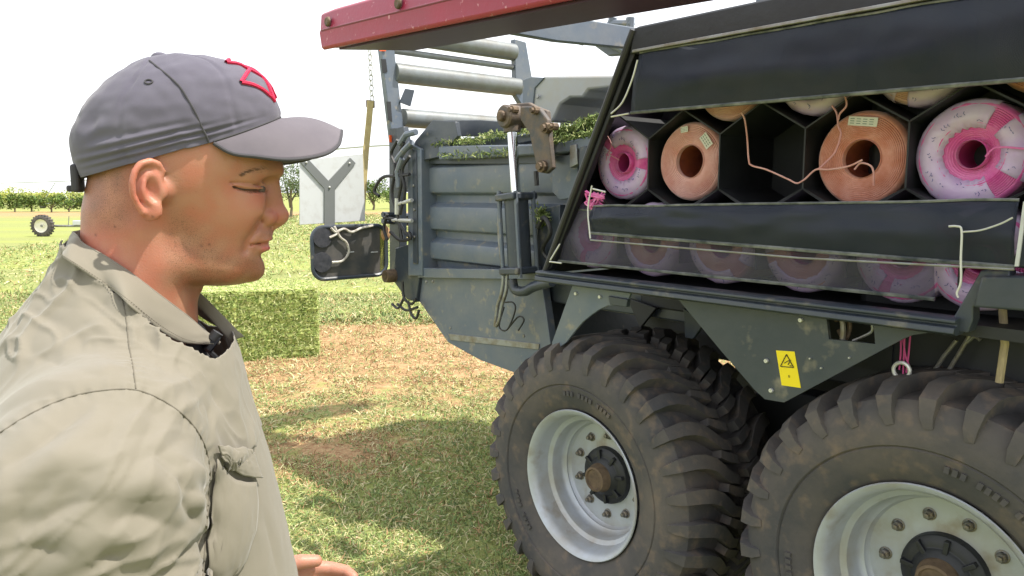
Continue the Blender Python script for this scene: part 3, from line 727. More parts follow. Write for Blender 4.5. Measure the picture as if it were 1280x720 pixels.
# sill: folded lip
zl=ZB
def sill():
    prof=[(.02,.045),(-.035,.045),(-.045,.036),(-.045,.022),(-.030,.016),(-.030,.004),(-.048,-.002),(-.05,-.03),(-.03,-.045),(.02,-.045)]
    g=G(); us=[uBL-.04,uBL-.01,.3,.9,1.30,1.335]; n=len(prof); vs=[];fs=[]
    for i,u in enumerate(us):
        k=.35 if i in(0,) else 1
        for v,z in prof: vs.append((u,v*k if v<0 else v,zl+.004+z*.5*(.6 if i==0 else 1)))
    for i in range(len(us)-1):
        for j in range(n): fs.append((i*n+j,(i+1)*n+j,(i+1)*n+(j+1)%n,i*n+(j+1)%n))
    fs+=[tuple(range(n)),tuple(range(len(vs)-1,len(vs)-n-1,-1))]; g.add(vs,fs)
    g.build('sill',M_grey(),tb,bev=.004)
sill()
# right lower corner: slanted post, and the body panel beside it
ppoly('corner_plate',[(1184,414),(1187,404),(1192,396),(1226,338),(1262,338),(1262,352),(1216,384),(1216,400),(1210,416)],-.012,.05,M_grey(),tb)
ppoly('body_side_panel',[(1216,384),(1226,345),(1420,345),(1420,400)],-.03,.10,M_grey(),baler,bev=.006)
g=G(); g.prism([(1.43,.0,1.56),(3.2,.0,1.56),(3.2,.0,ZT),(1.62,.0,ZT)],(0,.03,0)); g.build('front_side_panel',M_grey(),baler,bev=.006)
# honeycomb of thin dividers
PITCH=.299; RZ=.262; U0=.095; ZM=1.842
def hexes():
    hw=PITCH/2; zc=[(1.842-2*.2655,0),(1.842-.2655,.5),(1.842,0),(1.842+.2655,.5)]
    segs=set()
    hh=.088; pk=.175
    for zi,off in zc[1:]+[(1.842+2*.2655,0)]:
        for k in range(-1,5):
            c=U0+(k+off)*PITCH
            vs=[(c,zi+pk),(c+hw,zi+hh),(c+hw,zi-hh),(c,zi-pk),(c-hw,zi-hh),(c-hw,zi+hh)]
            for i in range(6):
                a,b=vs[i],vs[(i+1)%6]; a=(round(a[0],2),round(a[1],2)); b=(round(b[0],2),round(b[1],2))
                if a[1]>2.24 or b[1]>2.24 or min(a[1],b[1])<1.42 or a[0]>1.62 or b[0]>1.62: continue
                if a[0]<uleft(a[1])-.08 or b[0]<uleft(b[1])-.08: continue
                segs.add((min(a,b),max(a,b)))
    for a,b in sorted(segs):
        d=Vector((b[0]-a[0],0,b[1]-a[1])); n=Vector((-d.z,0,d.x)).normalized()*.0025; g=G()
        P=[Vector((a[0],.09,a[1]))-n,Vector((b[0],.09,b[1]))-n,Vector((b[0],.09,b[1]))+n,Vector((a[0],.09,a[1]))+n]
        g.prism(P,(0,DP-.095,0)); g.build('divider',mat('dark divider sheet',(.010,.012,.015),.55,0,(.02,.022,.025),10),tb)
hexes()
# roll-down flaps of see-through dark sheet
Mfl=mat('see-through dark sheet',(.010,.016,.034),.45,0,(.022,.028,.044),6,(.35,.7),.3,14,alpha=.84,spec=.35)
Mfl2=mat('thin see-through sheet',(.06,.05,.11),.4,0,(.07,.075,.09),5,(.35,.7),.5,12,alpha=.42,spec=.35)
def flap(name,TLp,TRp,BRp,BLp,v,m,bow=.03,amp=.008,seed=0,label=None,nu=70,nz_=24):
    TL,TR,BR,BL=[Vector(onv(*p,v)) for p in(TLp,TRp,BRp,BLp)]
    g=G(); vs=[]
    for i in range(nu+1):
        for j in range(nz_+1):
            s,t=i/nu,j/nz_; p=(TL*(1-s)+TR*s)*(1-t)+(BL*(1-s)+BR*s)*t
            d=bow*math.sin(math.pi*t)+amp*(noise.noise(Vector((s*5,t*2.5,seed)))*1.6+.6*noise.noise(Vector((s*16,t*3,seed+5))))*(.3+.7*math.sin(math.pi*min(1,t*1.15+.02)))
            e=.012*noise.noise(Vector((s*7,seed*3.,t)))*(1 if t in(0,1) else 0)
            vs.append((p.x,p.y-d,p.z+(e*.5 if j==0 else 0)))
    fs=[(i*(nz_+1)+j,(i+1)*(nz_+1)+j,(i+1)*(nz_+1)+j+1,i*(nz_+1)+j+1) for i in range(nu) for j in range(nz_)]
    g.add(vs,fs); o=g.build(name,m,tb,smooth=80)
    b=o.modifiers.new('s','SOLIDIFY'); b.thickness=.002
    if label: o['label']=label
    # hem
    for r_,rr in((0,.004),(nz_,.006)):
        h=G(); h.tube([vs[i*(nz_+1)+r_] for i in range(0,nu+1,2)],rr,6); h.build('hem',mat('flap hem',(.04,.05,.055),.35,0,(.2,.21,.2),20),o)
    return o
f1=flap('upper_flap',(800,66),(1460,-46),(1460,84),(789,141),-.01,Mfl,.012,.007,1,'dark see-through flap over the upper row')
f2=flap('middle_flap',(742,258),(1274,250),(1268,334),(737,291),-.035,Mfl,.014,.008,4,'dark see-through flap below the middle row')
f3=flap('lower_flap',(708,262),(1172,266),(1168,374),(697,326),.02,Mfl2,.010,.007,9,'thin paler see-through flap over the bottom row')
g=G()
for P,v in(([(797,75),(790,100),(778,128),(764,142)],-.03),([(764,146),(786,142)],-.03),([(740,232),(735,262),(738,298)],-.05),([(741,236),(757,240)],-.05),([(700,305),(688,325)],-.03),([(687,327),(702,329)],-.03)):
    g=G(); g.tube(spline([onv(x,y,v) for x,y in P],4),.0032,6); g.build('latch_wire',M_wire(),tb)
g=G(); g.tube(spline([onv(x,y,-.075) for x,y in((1186,283),(1196,283),(1202,288),(1201,322),(1201,352),(1196,366),(1198,372))],4),.0028,6); g.build('flap_wire_hoop',M_wire(),tb)
g=G(); g.tube(spline([onv(x,y,-.075) for x,y in((1202,290),(1225,288),(1250,280),(1266,272))],4),.0022,6); g.build('flap_cord',M_wire(),tb)
g=G(); g.prism(pxp([(1279,252),(1284,252),(1273,333),(1268,333)],-.06),(0,.006,0)); g.build('flap_stay',M_white(),tb)
g=G(); g.tube([onv(738,300,-.056),onv(1000,322.5,-.056),onv(1268,337,-.056)],.0030,6); g.build('flap_weight_rod',M_steel(),tb)

# ---- twine balls: things of their own, lying in the cells
Mo=lambda: mat('orange baling twine',(.56,.20,.12),.7,0,(.70,.36,.28),20,(.35,.7),.4,160,sheen=.3)
Mo2=lambda: mat('pale salmon baling twine',(.62,.29,.24),.7,0,(.72,.44,.40),16,(.35,.7),.4,160,sheen=.3)
Mp=lambda: mat('pink baling twine',(.70,.07,.36),.6,0,(.80,.25,.52),20,(.35,.7),.4,160,sheen=.3)
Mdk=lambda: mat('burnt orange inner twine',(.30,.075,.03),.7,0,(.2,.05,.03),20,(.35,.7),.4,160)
Mw=lambda: mat('white printed plastic wrap',(.66,.54,.74),.3,0,(.60,.42,.70),14,(.4,.7),.5,35)
def ball(u,z,kind,label,rout=.134,rin=.052,seed=0,v=.12,tilt=(0,0),group='twine balls in the twine box'):
    pos=tow(u,v,z); t=empty('twine_ball',pos,ANG); t.rotation_euler=(tilt[0],0,ANG+tilt[1]); tag(t,label,'twine ball',group)
    tw={'orange':Mo,'salmon':Mo2,'pink':Mp,'wrapped':Mp,'wrapped_orange':Mo2}[kind]()
    L=.28; pitch=.0052; prof=[]
    if kind in('pink','wrapped'): rin=.038
    # bore
    k=int(L/ (pitch*1.3))
    for i in range(k,0,-1): a=i*L/k; prof+=[(a,rin+.0006),(a-L/k*.5,rin-.0016)]
    funnel=.022 if kind in('wrapped',) else .0
    n=int((rout-rin-.012)/pitch)
    for i in range(n+1):
        r=rin+.003+i*(rout-rin-.015)/n
        dome=.010*((r-rin)/(rout-rin)-.5)**2*4 + funnel*max(0,1-(r-rin)/.045)
        prof+=[(dome+.0022,r-pitch/2+.0002),(dome-.0005,r-pitch*.22),(dome-.0005,r+pitch*.22)]
    prof+=[(.010,rout-.006),(.018,rout-.001)]
    k=int(L/.012)
    for i in range(2,k): a=i*L/k; prof+=[(a,rout),(a+L/k*.5,rout-.002)]
    prof+=[(L,rout-.01),(L,rin+.001)]
    g=G(); g.lathe(prof,(0,0,0),'y',72,False)
    g.v=[(x*(1+.012*noise.noise(Vector((x*9,z_*9,seed)))),y+.003*noise.noise(Vector((x*14,z_*14,seed))),z_*(1+.012*noise.noise(Vector((x*9,z_*9,seed+3))))) for x,y,z_ in g.v]
    b=g.build('coil',tw,t,smooth=60)
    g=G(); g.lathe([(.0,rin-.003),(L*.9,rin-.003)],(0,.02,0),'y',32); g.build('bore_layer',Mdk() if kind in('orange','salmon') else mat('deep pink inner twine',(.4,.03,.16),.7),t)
    rr=random.Random(seed)
    def sector(a0,a1,r0,r1,off,mm,nm,side=True):
        g=G(); na=max(3,int((a1-a0)/R(4))); vs=[];fs=[]
        rows=[(r0,'f'),((r0*2+r1)/3,'f'),((r0+2*r1)/3,'f'),(r1,'f')]+([(.022,'s'),(.12,'s'),(.24,'s')] if side else [])
        for i in range(na+1):
            a=a0+(a1-a0)*i/na
            for j,(q,ty) in enumerate(rows):
                w=.002*noise.noise(Vector((math.cos(a)*9,math.sin(a)*9,q*30+seed)))
                if ty=='f':
                    jag=(.006*noise.noise(Vector((a*7,seed,1))) if j==0 else 0)
                    rad=q+jag; dm=.010*((rad-rin)/(rout-rin)-.5)**2*4+ (funnel*max(0,1-(rad-rin)/.045) if j==0 else 0)-off+(0.006 if j==3 and side else 0)
                    vs.append((rad*math.cos(a),dm+w,rad*math.sin(a)))
                else: vs.append(((rout+off+w)*math.cos(a),q,(rout+off+w)*math.sin(a)))
        n=len(rows)
        for i in range(na):
            for j in range(n-1): fs.append((i*n+j,(i+1)*n+j,(i+1)*n+j+1,i*n+j+1))
        g.add(vs,fs); o=g.build(nm,mm,t,smooth=60); m=o.modifiers.new('s','SOLIDIFY'); m.thickness=.0012; return o
    if kind.startswith('wrapped'):
        gaps={1:[(-.25,.12),(2.2,2.5)],2:[(-1.05,-.55),(.75,1.15)],3:[(.4,1.0),(3.3,3.6)]}.get(seed%4,[(1.1,1.5),(4.2,4.5)])
        cuts=sorted(gaps); a=cuts[0][1]
        for i in range(len(cuts)):
            b1=cuts[(i+1)%len(cuts)][0]+(2*math.pi if i==len(cuts)-1 else 0)
            o=sector(cuts[i][1],b1,rin+(.030 if kind=='wrapped' else .04),rout-.002,.004,Mw(),'wrapper')
            # scattered blue printed marks
            g=G(); nmk=int((b1-cuts[i][1])/.42)
            for q in range(nmk):
                a=cuts[i][1]+(q+.5)*(b1-cuts[i][1])/nmk; r0=rin+.045+.022*rr.random()
                c=Vector((r0*math.cos(a),-.0105,r0*math.sin(a))); er=Vector((math.cos(a),0,math.sin(a))); et=Vector((-math.sin(a),0,math.cos(a)))
                for w in range(rr.randint(2,4)):
                    s=c+et*(w*.008-.01)+er*rr.uniform(-.003,.003); e=s+er*rr.uniform(-.008,.012)+et*rr.uniform(-.003,.006)
                    g.tube([s,(s+e)/2+et*.003,e],.0009,4)
            g.build('printed_marks',mat('blue print',(.05,.06,.28),.5),o)
    def label_(a,r,w,h,m,nm='paper_label'):
        g=G(); g.box((0,0,0),(w,.0012,h)); o=g.build(nm,m,t); 
        o.location=(r*math.cos(a),-.0035,r*math.sin(a)); o.rotation_euler=(0,-a+math.pi/2+.1,0)
        g=G()
        for q in range(3):
            for w_ in range(4): g.box((-w*.36+w_*w*.22,-.0012,h*.25-q*h*.25),(w*.14,.0006,h*.07))
        g.build('label_print',mat('green grey print',(.12,.2,.15),.6),o)
    t['_f']=0; del t['_f']
    return t,label_
t,l=ball(.088,1.850,'wrapped','pink twine ball in white printed wrap, leftmost of the middle row',seed=1,rout=.134)
t,l=ball(.396,1.846,'salmon','salmon orange twine ball with small torn label, second from left in the middle row',seed=2,rout=.136,rin=.058); l(.75,.098,.05,.032,mat('paper label',(.7,.68,.62),.6)); l(1.75,.112,.03,.02,mat('paper label',(0,0,0)))
t,l=ball(.998,1.836,'orange','large ridged orange twine ball with a white paper label at its top',seed=3,rout=.137,rin=.056); l(1.55,.105,.085,.026,mat('paper label',(0,0,0)))
t,l=ball(1.286,1.838,'wrapped','pink twine ball with pink funnel centre in white wrap, rightmost of the middle row',seed=2,rout=.140)
ZU=2.1075
tops=[(.545,'salmon','twine ball of the upper row whose bare salmon bottom peeks out above the empty cell'),(.843,'wrapped_orange','upper row twine ball with two pink strands hanging from its bottom edge'),(1.142,'wrapped_orange','white wrapped upper row ball above the gap right of the ridged orange ball'),(1.440,'orange','upper row twine ball at the right edge of the photo, bare orange bottom showing')]
for i,(u,k,lb) in enumerate(tops): ball(u,ZU,k,lb,seed=10+i,rout=.132)
lows=[(-.055,'wrapped','lower row twine ball at the far left end behind the see-through flap'),(.245,'wrapped_orange','second ball from the left in the lower row, faint behind the flap'),(.545,'wrapped_orange','salmon twine ball behind the lower flap, below the empty cell'),(.84,'wrapped_orange','twine ball behind the lower flap, below left of the ridged orange ball'),(1.135,'wrapped','white wrapped twine ball seen through the flap at its right end'),(1.33,'wrapped','bottom right twine ball sticking out bare past the end of the flap')]
for i,(u,k,lb) in enumerate(lows): ball(u,1.566 if i else 1.575,k,lb,seed=20+i,rout=.132,v=.10)
# loose strands
def strand(P,v,m,label,r=.0028,nm='twine_strand'):
    c=tow(*onv(P[0][0],P[0][1],v)); g=G(); g.tube([tow(*onv(x,y,v if not isinstance(v,(list,tuple)) else v))-c for x,y in P] if len(P)<3 else [q-c for q in spline([tow(*onv(x,y,v)) for x,y in P],8)],r,7)
    o=g.build(nm,m,None); o.location=c; return tag(o,label,'twine','loose twine strands')
strand([(927,141),(931,150),(934,172),(936,200),(940,207),(958,212),(985,224),(996,229),(1006,224),(1020,212),(1036,212),(1060,208),(1078,200)],.085,Mo2(),'long slack salmon strand drooping across the empty cell')
strand([(1040,132),(1046,142),(1048,158),(1051,168),(1044,190),(1030,205),(1022,212)],.085,mat('rose twine',(.6,.3,.3),.7),'rose strand hanging from the upper row down to the paper label of the orange ball')
strand([(1056,118),(1058,132),(1050,142),(1048,150)],.08,mat('rose twine',(0,0,0)),'short rose strand looped beside the longer one above the orange ball')
strand([(1068,212),(1076,204),(1088,207),(1092,216),(1092,232)],.10,Mo2(),'short pale strand curling out of the bore of the ridged orange ball')
strand([(1232,196),(1242,186),(1256,184),(1290,186),(1320,180)],.09,Mp(),'pink strand leading right out of the funnel of the rightmost pink ball')
strand([(774,200),(762,192),(764,180),(758,168),(750,160),(757,142)],.09,mat('rose twine',(0,0,0)),'thin strand rising from the bore of the leftmost pink ball to the upper frame',.0016)
def tangle():
    c=tow(*onv(742,250,.0)); r=random.Random(4); g=G()
    for k in range(7):
        P=[Vector(tow(*onv(742+r.uniform(-12,14),250+r.uniform(-12,12),.0+r.uniform(-.02,.04))))-c for i in range(6)]
        g.tube(spline(P,6),.003,6)
    o=g.build('twine_tangle',Mp(),None); o.location=c; tag(o,'small pink twine tangle caught at the lower left corner of the leftmost pink ball','twine')
tangle()

# ---- guards below the box
Mgp=M_grey()
ppoly('wheel_arch_panel',[(716,355),(790,362),(786,372),(785,384),(774,382),(760,382),(749,387),(739,394),(729,402),(721,411),(714,420),(708,428),(700,434),(689,441),(690,428)],.03,.012,M_greyl(),bev=.002)
def tri_panel():
    # big triangular guard with a cut-out; built as a strip of faces round the hole
    out=pxp([(846,372),(950,385),(1034,395),(1092,402),(1186,412),(1140,419),(1128,424),(980,503),(956,499),(944,488),(900,437)],.03)
    hole=pxp([(1033,398),(1092,405),(1094,430),(1036,424)],.03)
    bm=bmesh.new(); O=[bm.verts.new(p) for p in out]; Hh=[bm.verts.new(p) for p in hole]
    es=[bm.edges.new((O[i],O[(i+1)%len(O)])) for i in range(len(O))]+[bm.edges.new((Hh[i],Hh[(i+1)%4])) for i in range(4)]
    bmesh.ops.triangle_fill(bm,edges=es,use_beauty=True)
    ex=bmesh.ops.extrude_face_region(bm,geom=list(bm.faces)); vs=[x for x in ex['geom'] if isinstance(x,bmesh.types.BMVert)]
    bmesh.ops.translate(bm,verts=vs,vec=(0,.014,0)); bmesh.ops.recalc_face_normals(bm,faces=bm.faces)
    me=bpy.data.meshes.new('triangular_guard'); bm.to_mesh(me); bm.free(); me.materials.append(Mgp); o=bpy.data.objects.new('triangular_guard',me); COL.objects.link(o); o.parent=baler
tri_panel()
# things showing in the cut-out
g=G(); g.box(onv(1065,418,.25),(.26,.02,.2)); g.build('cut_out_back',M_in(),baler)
g=G(); g.tube(spline([onv(x,y,.05) for x,y in((1052,396),(1054,410),(1053,424))],4),.008,8); g.tube(spline([onv(x,y,.06) for x,y in((1066,426),(1080,420),(1090,414),(1090,404))],4),.004,8); g.build('latch_rod',M_steel(),baler)
g=G(); g.tube(spline([onv(x,y,.07) for x,y in((1044,400),(1058,396),(1062,410),(1056,424),(1048,412))],5),.007,8); g.build('latch_spring',M_rust(),baler)
bolts([(720,367),(750,371),(877,373),(958,451),(1001,400),(1103,402),(964,488)],.028,.0075,M_wire())
bolts([(1013,448),(1062,447),(1027,460)],.029,.003,M_wire())
st=empty('warning_sticker',(0,0,0),0,baler); st['label']='yellow warning sticker with a triangle pictogram'
def sv(p): return onv(p[0],p[1],.0285)
g=G(); g.prism([sv(p) for p in((970,438),(993,439.5),(1001,485),(977,481.5))],(0,.001,0)); g.build('film',M_yel(),st)
def bar(g,a,b,w=.0022,v=.0268): g.tube([onv(*a,v),onv(*b,v)],w,4)
g=G(); 
for a,b in(((983,443),(975.5,458)),((975.5,458),(992,459.5)),((992,459.5),(983,443))): bar(g,a,b,.0014)
for a,b in(((980,454),(987,450)),((985,456),(988,450)),((987,457),(990,457.5)),((986,469),(986.4,472))): bar(g,a,b,.0013)
g.build('pictogram',M_ink(),st,smooth=0)
# inner gussets and dark filler plates behind the guards
ppoly('inner_gusset',[(854,385),(880,404),(866,424),(856,422)],.40,.02,M_grey())
ppoly('inner_gusset',[(783,372),(820,385),(800,410)],.62,.02,M_in())
g=G(); g.box((.55,.72,1.26),(1.7,.02,.30)); g.build('dark_filler_plate',M_in(),baler)
ppoly('support_tab',[(760,370),(784,374),(783,384),(762,381)],.02,.02,M_grey())
g=G(); g.box(((1.3+3.2)/2,.32,1.15),(1.9,.03,.75)); g.build('front_lining',M_in(),baler)
g=G(); g.tube([onv(1253,383,.12),onv(1256,430,.12),onv(1249,478,.12)],.010,8); g.build('wooden_prop',mat('weathered wood',(.45,.36,.2),.8,0,(.3,.24,.15),30,stretch=(8,8,1)),baler)
g=G()
for P in([(1196,425),(1180,445),(1165,468)],[(1222,402),(1200,440),(1184,466)],[(1208,428),(1218,420),(1226,425)]): g.tube([onv(x,y,.2) for x,y in P],.006,8)
g.build('stay_rod',M_steel(),baler)
g=G()
for P in([(1126,418),(1126,440),(1124,462)],[(1131,418),(1130,440),(1129,468)],[(1138,417),(1136,440),(1133,466)],[(1128,419),(1132,445),(1136,456)]): g.tube(spline([tow(*onv(x,y,.1))-tow(*onv(1130,417,.1)) for x,y in P],4),.0025,6)
o=g.build('twine_strand',mat('magenta twine',(.45,.06,.2),.7),None); o.location=tow(*onv(1130,417,.1)); tag(o,'bunch of magenta twine ends hanging through a steel ring above the front wheel','twine')
g=G(); c=Vector(onv(1127,463,.09)); g.tube([c+Vector((.022*math.cos(a),0,.022*math.sin(a))) for a in np.linspace(0,2*math.pi,24)],.0055,8,caps=False); g.build('guide_ring',M_wire(),baler)

# ---- raised red side cover
def cover():
    t=empty('raised_cover',(0,0,0),0,baler); t['label']='red side cover swung up like a wing'
    zA=lambda u: 2.236-.046*(u+.48)
    us=[-.50,-.42,.3,1.0,2.0,3.2]; prof=[(-.80,0),(-.808,.008),(-.812,.06),(-.813,.064),(-.808,.068),(-.800,.125),(-.79,.133),(-.5,.16),(-.46,.155),(-.46,.045),(-.5,.045),(-.76,.012)]
    g=G(); n=len(prof); vs=[];fs=[]
    for i,u in enumerate(us):
        for v,z in prof: vs.append((u-(.0 if i else z*.1),v,zA(u)+z*(.97 if i==0 else 1)))
    for i in range(len(us)-1):
        for j in range(n): fs.append((i*n+j,(i+1)*n+j,(i+1)*n+(j+1)%n,i*n+(j+1)%n))
    fs+=[tuple(range(n)),tuple(range(len(vs)-1,len(vs)-n-1,-1))]; g.add(vs,fs)
    g.build('red_skin',M_red(),t,bev=.006)
    g=G(); vs=[]
    for u in us[1:]:
        vs+= [(u,-.782,zA(u)+.004),(u,-.47,zA(u)+.036),(u,-.47,zA(u)+.030),(u,-.782,zA(u)-.004)]
    fs=[]
    for i in range(len(us)-2):
        for j in range(4): fs.append((i*4+j,(i+1)*4+j,(i+1)*4+(j+1)%4,i*4+(j+1)%4))
    fs+=[(0,1,2,3),tuple(range(len(vs)-1,len(vs)-5,-1))]
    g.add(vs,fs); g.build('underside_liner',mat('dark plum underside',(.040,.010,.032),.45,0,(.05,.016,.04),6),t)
    g=G(); g.tube([(us[0]+.01,-.812,zA(-.48)+.064),(3.2,-.812,zA(3.2)+.064)],.003,6); g.build('seam_line',mat('dark red seam',(.14,.01,.02),.5),t)
    for x,y in((409,27),(497,4)):
        c=onv(x,y,-.815); g=G(); g.lathe([(-.004,.001),(-.005,.012),(-.002,.016),(.004,.017)],c,'y',16); g.build('cap_screw',M_rust(),t)
    # hinge arms back to the machine
    for u in(-.02,2.4):
        g=G(); g.prism([(u,-.50,zA(u)+.06),(u,-.15,zA(u)+.06),(u,.30,2.30),(u,.50,2.25),(u,.52,2.32),(u,.30,2.38),(u,-.15,zA(u)+.15),(u,-.5,zA(u)+.15)],(.03,0,0)); g.build('hinge_arm',M_greyl(),t,bev=.004)
cover()
g=G()
for P in([(742,45),(760,52),(786,66)],[(766,22),(762,50)],[(788,22),(786,60)],[(762,30),(790,30)]): g.tube([onv(x,y,.40) for x,y in P],.018,8)
g.build('hinge_frame',M_greyl(),baler)
ppoly('hinge_plate',[(735,52),(762,40),(795,46),(786,68),(760,70)],.42,.03,M_greyl(),bev=.006)
g=G(); g.sph(onv(722,40,.3),.055,12,(.06,.04,.04)); g.sph(onv(706,36,.3),.03,10); g.sph(onv(728,48,.3),.03,10); g.build('hinge_knuckle',mat('dusty brown casting',(0,0,0)),baler)
ppoly('far_roof_box',[(944,-10),(985,-10),(985,3),(944,9)],.5,.3,M_greyl(),bev=.006)
# green hay crumbs on the roof rails
def crumbs():
    r=np.random.default_rng(11); n=4200; V=[];cc=[]
    lines=[([(555,195),(600,192),(640,190)],.53),([(600,172),(640,166),(688,160)],.6),([(680,182),(715,172),(748,163)],.53),([(690,172),(735,152),(748,148)],.6),([(545,182),(575,176),(602,176)],.55),([(690,165),(720,158),(745,150)],.58),([(676,262),(682,272),(678,280)],.53)]
    L=[]
    for P,v in lines: L+= [tow(*q) if False else Vector(q) for q in []]
    for i in range(n):
        P,v=lines[int(r.integers(0,len(lines)))]; t=r.random()*(len(P)-1); k=int(t); f=t-k
        q=Vector(onv(P[k][0]*(1-f)+P[k+1][0]*f,P[k][1]*(1-f)+P[k+1][1]*f,v+.02)); hgt=.010*(1+.9*math.sin(t*9+len(P[0]) )*math.cos(t*23))
        q+=Vector((r.normal()*.015,r.normal()*.02,abs(r.normal())*hgt-.008)); q=tow(*q)
        d=Vector(r.normal(size=3)).normalized()*(.010+.022*r.random()); s=d.cross(Vector(r.normal(size=3))).normalized()*.0022
        V+= [tuple(q-s),tuple(q+s),tuple(q+d+s),tuple(q+d-s)]
    pal=np.array([(.14,.20,.06),(.22,.29,.09),(.34,.37,.15),(.1,.14,.05)]); c=np.repeat(pal[(r.random(n)*4).astype(int)]*(.7+.5*r.random((n,1))),4,0)
    me=bpy.data.meshes.new('hay_crumbs'); i=np.arange(n)*4; me.from_pydata(V,[],np.stack([i,i+1,i+2,i+3],-1).tolist()); setcol(me,'Col',c); me.materials.append(mat('cut lucerne stalks',(0,0,0)))
    o=bpy.data.objects.new('hay_crumbs',me); COL.objects.link(o); tag(o,'bright green chopped hay crumbs lying along the roof rails of the baler','chopped hay',kind='stuff')
crumbs()
# ============================================================ the man
HY=R(23); HO=CAM+ray(235,238)*.88
EX=np.array([math.cos(HY),math.sin(HY),0]); EY=np.array([-math.sin(HY),math.cos(HY),0])
CPL=np.array([(CAM-HO)@EX,(CAM-HO)@EY,(CAM-HO)[2]])
def hp(px,py,y=0.):
    """photo point -> man's own frame, on the upright plane y to his left"""
    r=ray(px,py); rl=np.array([r@EX,r@EY,r[2]]); k=(y-CPL[1])/rl[1]; return CPL+rl*k
def hz(py): return hp(235,py)[2]
def hx(px,py=238): return hp(px,py)[0]
person=empty('person',(HO[0],HO[1],0),HY)
tag(person,'man in grey cap and pale khaki shirt looking down towards the twine box','person')
HZ=HO[2]
def surface_nets(F,o,h):
    s=F<0; nx,ny,nz_=F.shape
    c=np.zeros((nx-1,ny-1,nz_-1),int)
    for i in(0,1):
        for j in(0,1):
            for k in(0,1): c+=s[i:nx-1+i,j:ny-1+j,k:nz_-1+k]
    act=(c>0)&(c<8); ids=-np.ones(act.shape,int); I=np.argwhere(act); ids[act]=np.arange(len(I))
    acc=np.zeros((len(I),3)); cnt=np.zeros(len(I))
    cor=[(i,j,k) for i in(0,1) for j in(0,1) for k in(0,1)]
    for a in cor:
        for b in cor:
            if a<b and sum(abs(x-y) for x,y in zip(a,b))==1:
                fa=F[I[:,0]+a[0],I[:,1]+a[1],I[:,2]+a[2]]; fb=F[I[:,0]+b[0],I[:,1]+b[1],I[:,2]+b[2]]
                m=(fa<0)!=(fb<0); t=np.where(m,fa/np.where(m,fa-fb,1),0)
                p=np.array(a)[None]+t[:,None]*(np.array(b)-np.array(a))[None]
                acc[m]+=p[m]; cnt[m]+=1
    V=np.array(o)+(I+acc/cnt[:,None])*h
    Q=[]
    for ax in range(3):
        sl0=[slice(None)]*3; sl1=[slice(None)]*3; sl0[ax]=slice(0,-1); sl1[ax]=slice(1,None)
        e=np.argwhere(s[tuple(sl0)]!=s[tuple(sl1)]); u,v=[(1,2),(2,0),(0,1)][ax]
        e=e[(e[:,u]>0)&(e[:,v]>0)&(e[:,u]<F.shape[u]-1)&(e[:,v]<F.shape[v]-1)]
        def g(du,dv):
            q=e.copy(); q[:,u]-=du; q[:,v]-=dv; return ids[q[:,0],q[:,1],q[:,2]]
        a,b,c_,d=g(1,1),g(0,1),g(0,0),g(1,0)
        inside=s[e[:,0],e[:,1],e[:,2]]
        q=np.stack([a,b,c_,d],-1); q[~inside]=q[~inside][:,::-1]; Q.append(q)
    Q=np.concatenate(Q); Q=Q[(Q>=0).all(1)]
    return V,Q
def smooth_mesh(V,Q,it,lam=.5):
    E=np.concatenate([Q[:,[0,1]],Q[:,[1,2]],Q[:,[2,3]],Q[:,[3,0]]])
    for _ in range(it):
        a=np.zeros_like(V); n=np.zeros(len(V)); 
        for d in range(3):
            a[:,d]=np.bincount(E[:,0],V[E[:,1],d],len(V))+np.bincount(E[:,1],V[E[:,0],d],len(V))
        n=np.bincount(E[:,0],minlength=len(V))+np.bincount(E[:,1],minlength=len(V))
        V=V+lam*(a/np.maximum(n,1)[:,None]-V)
    return V
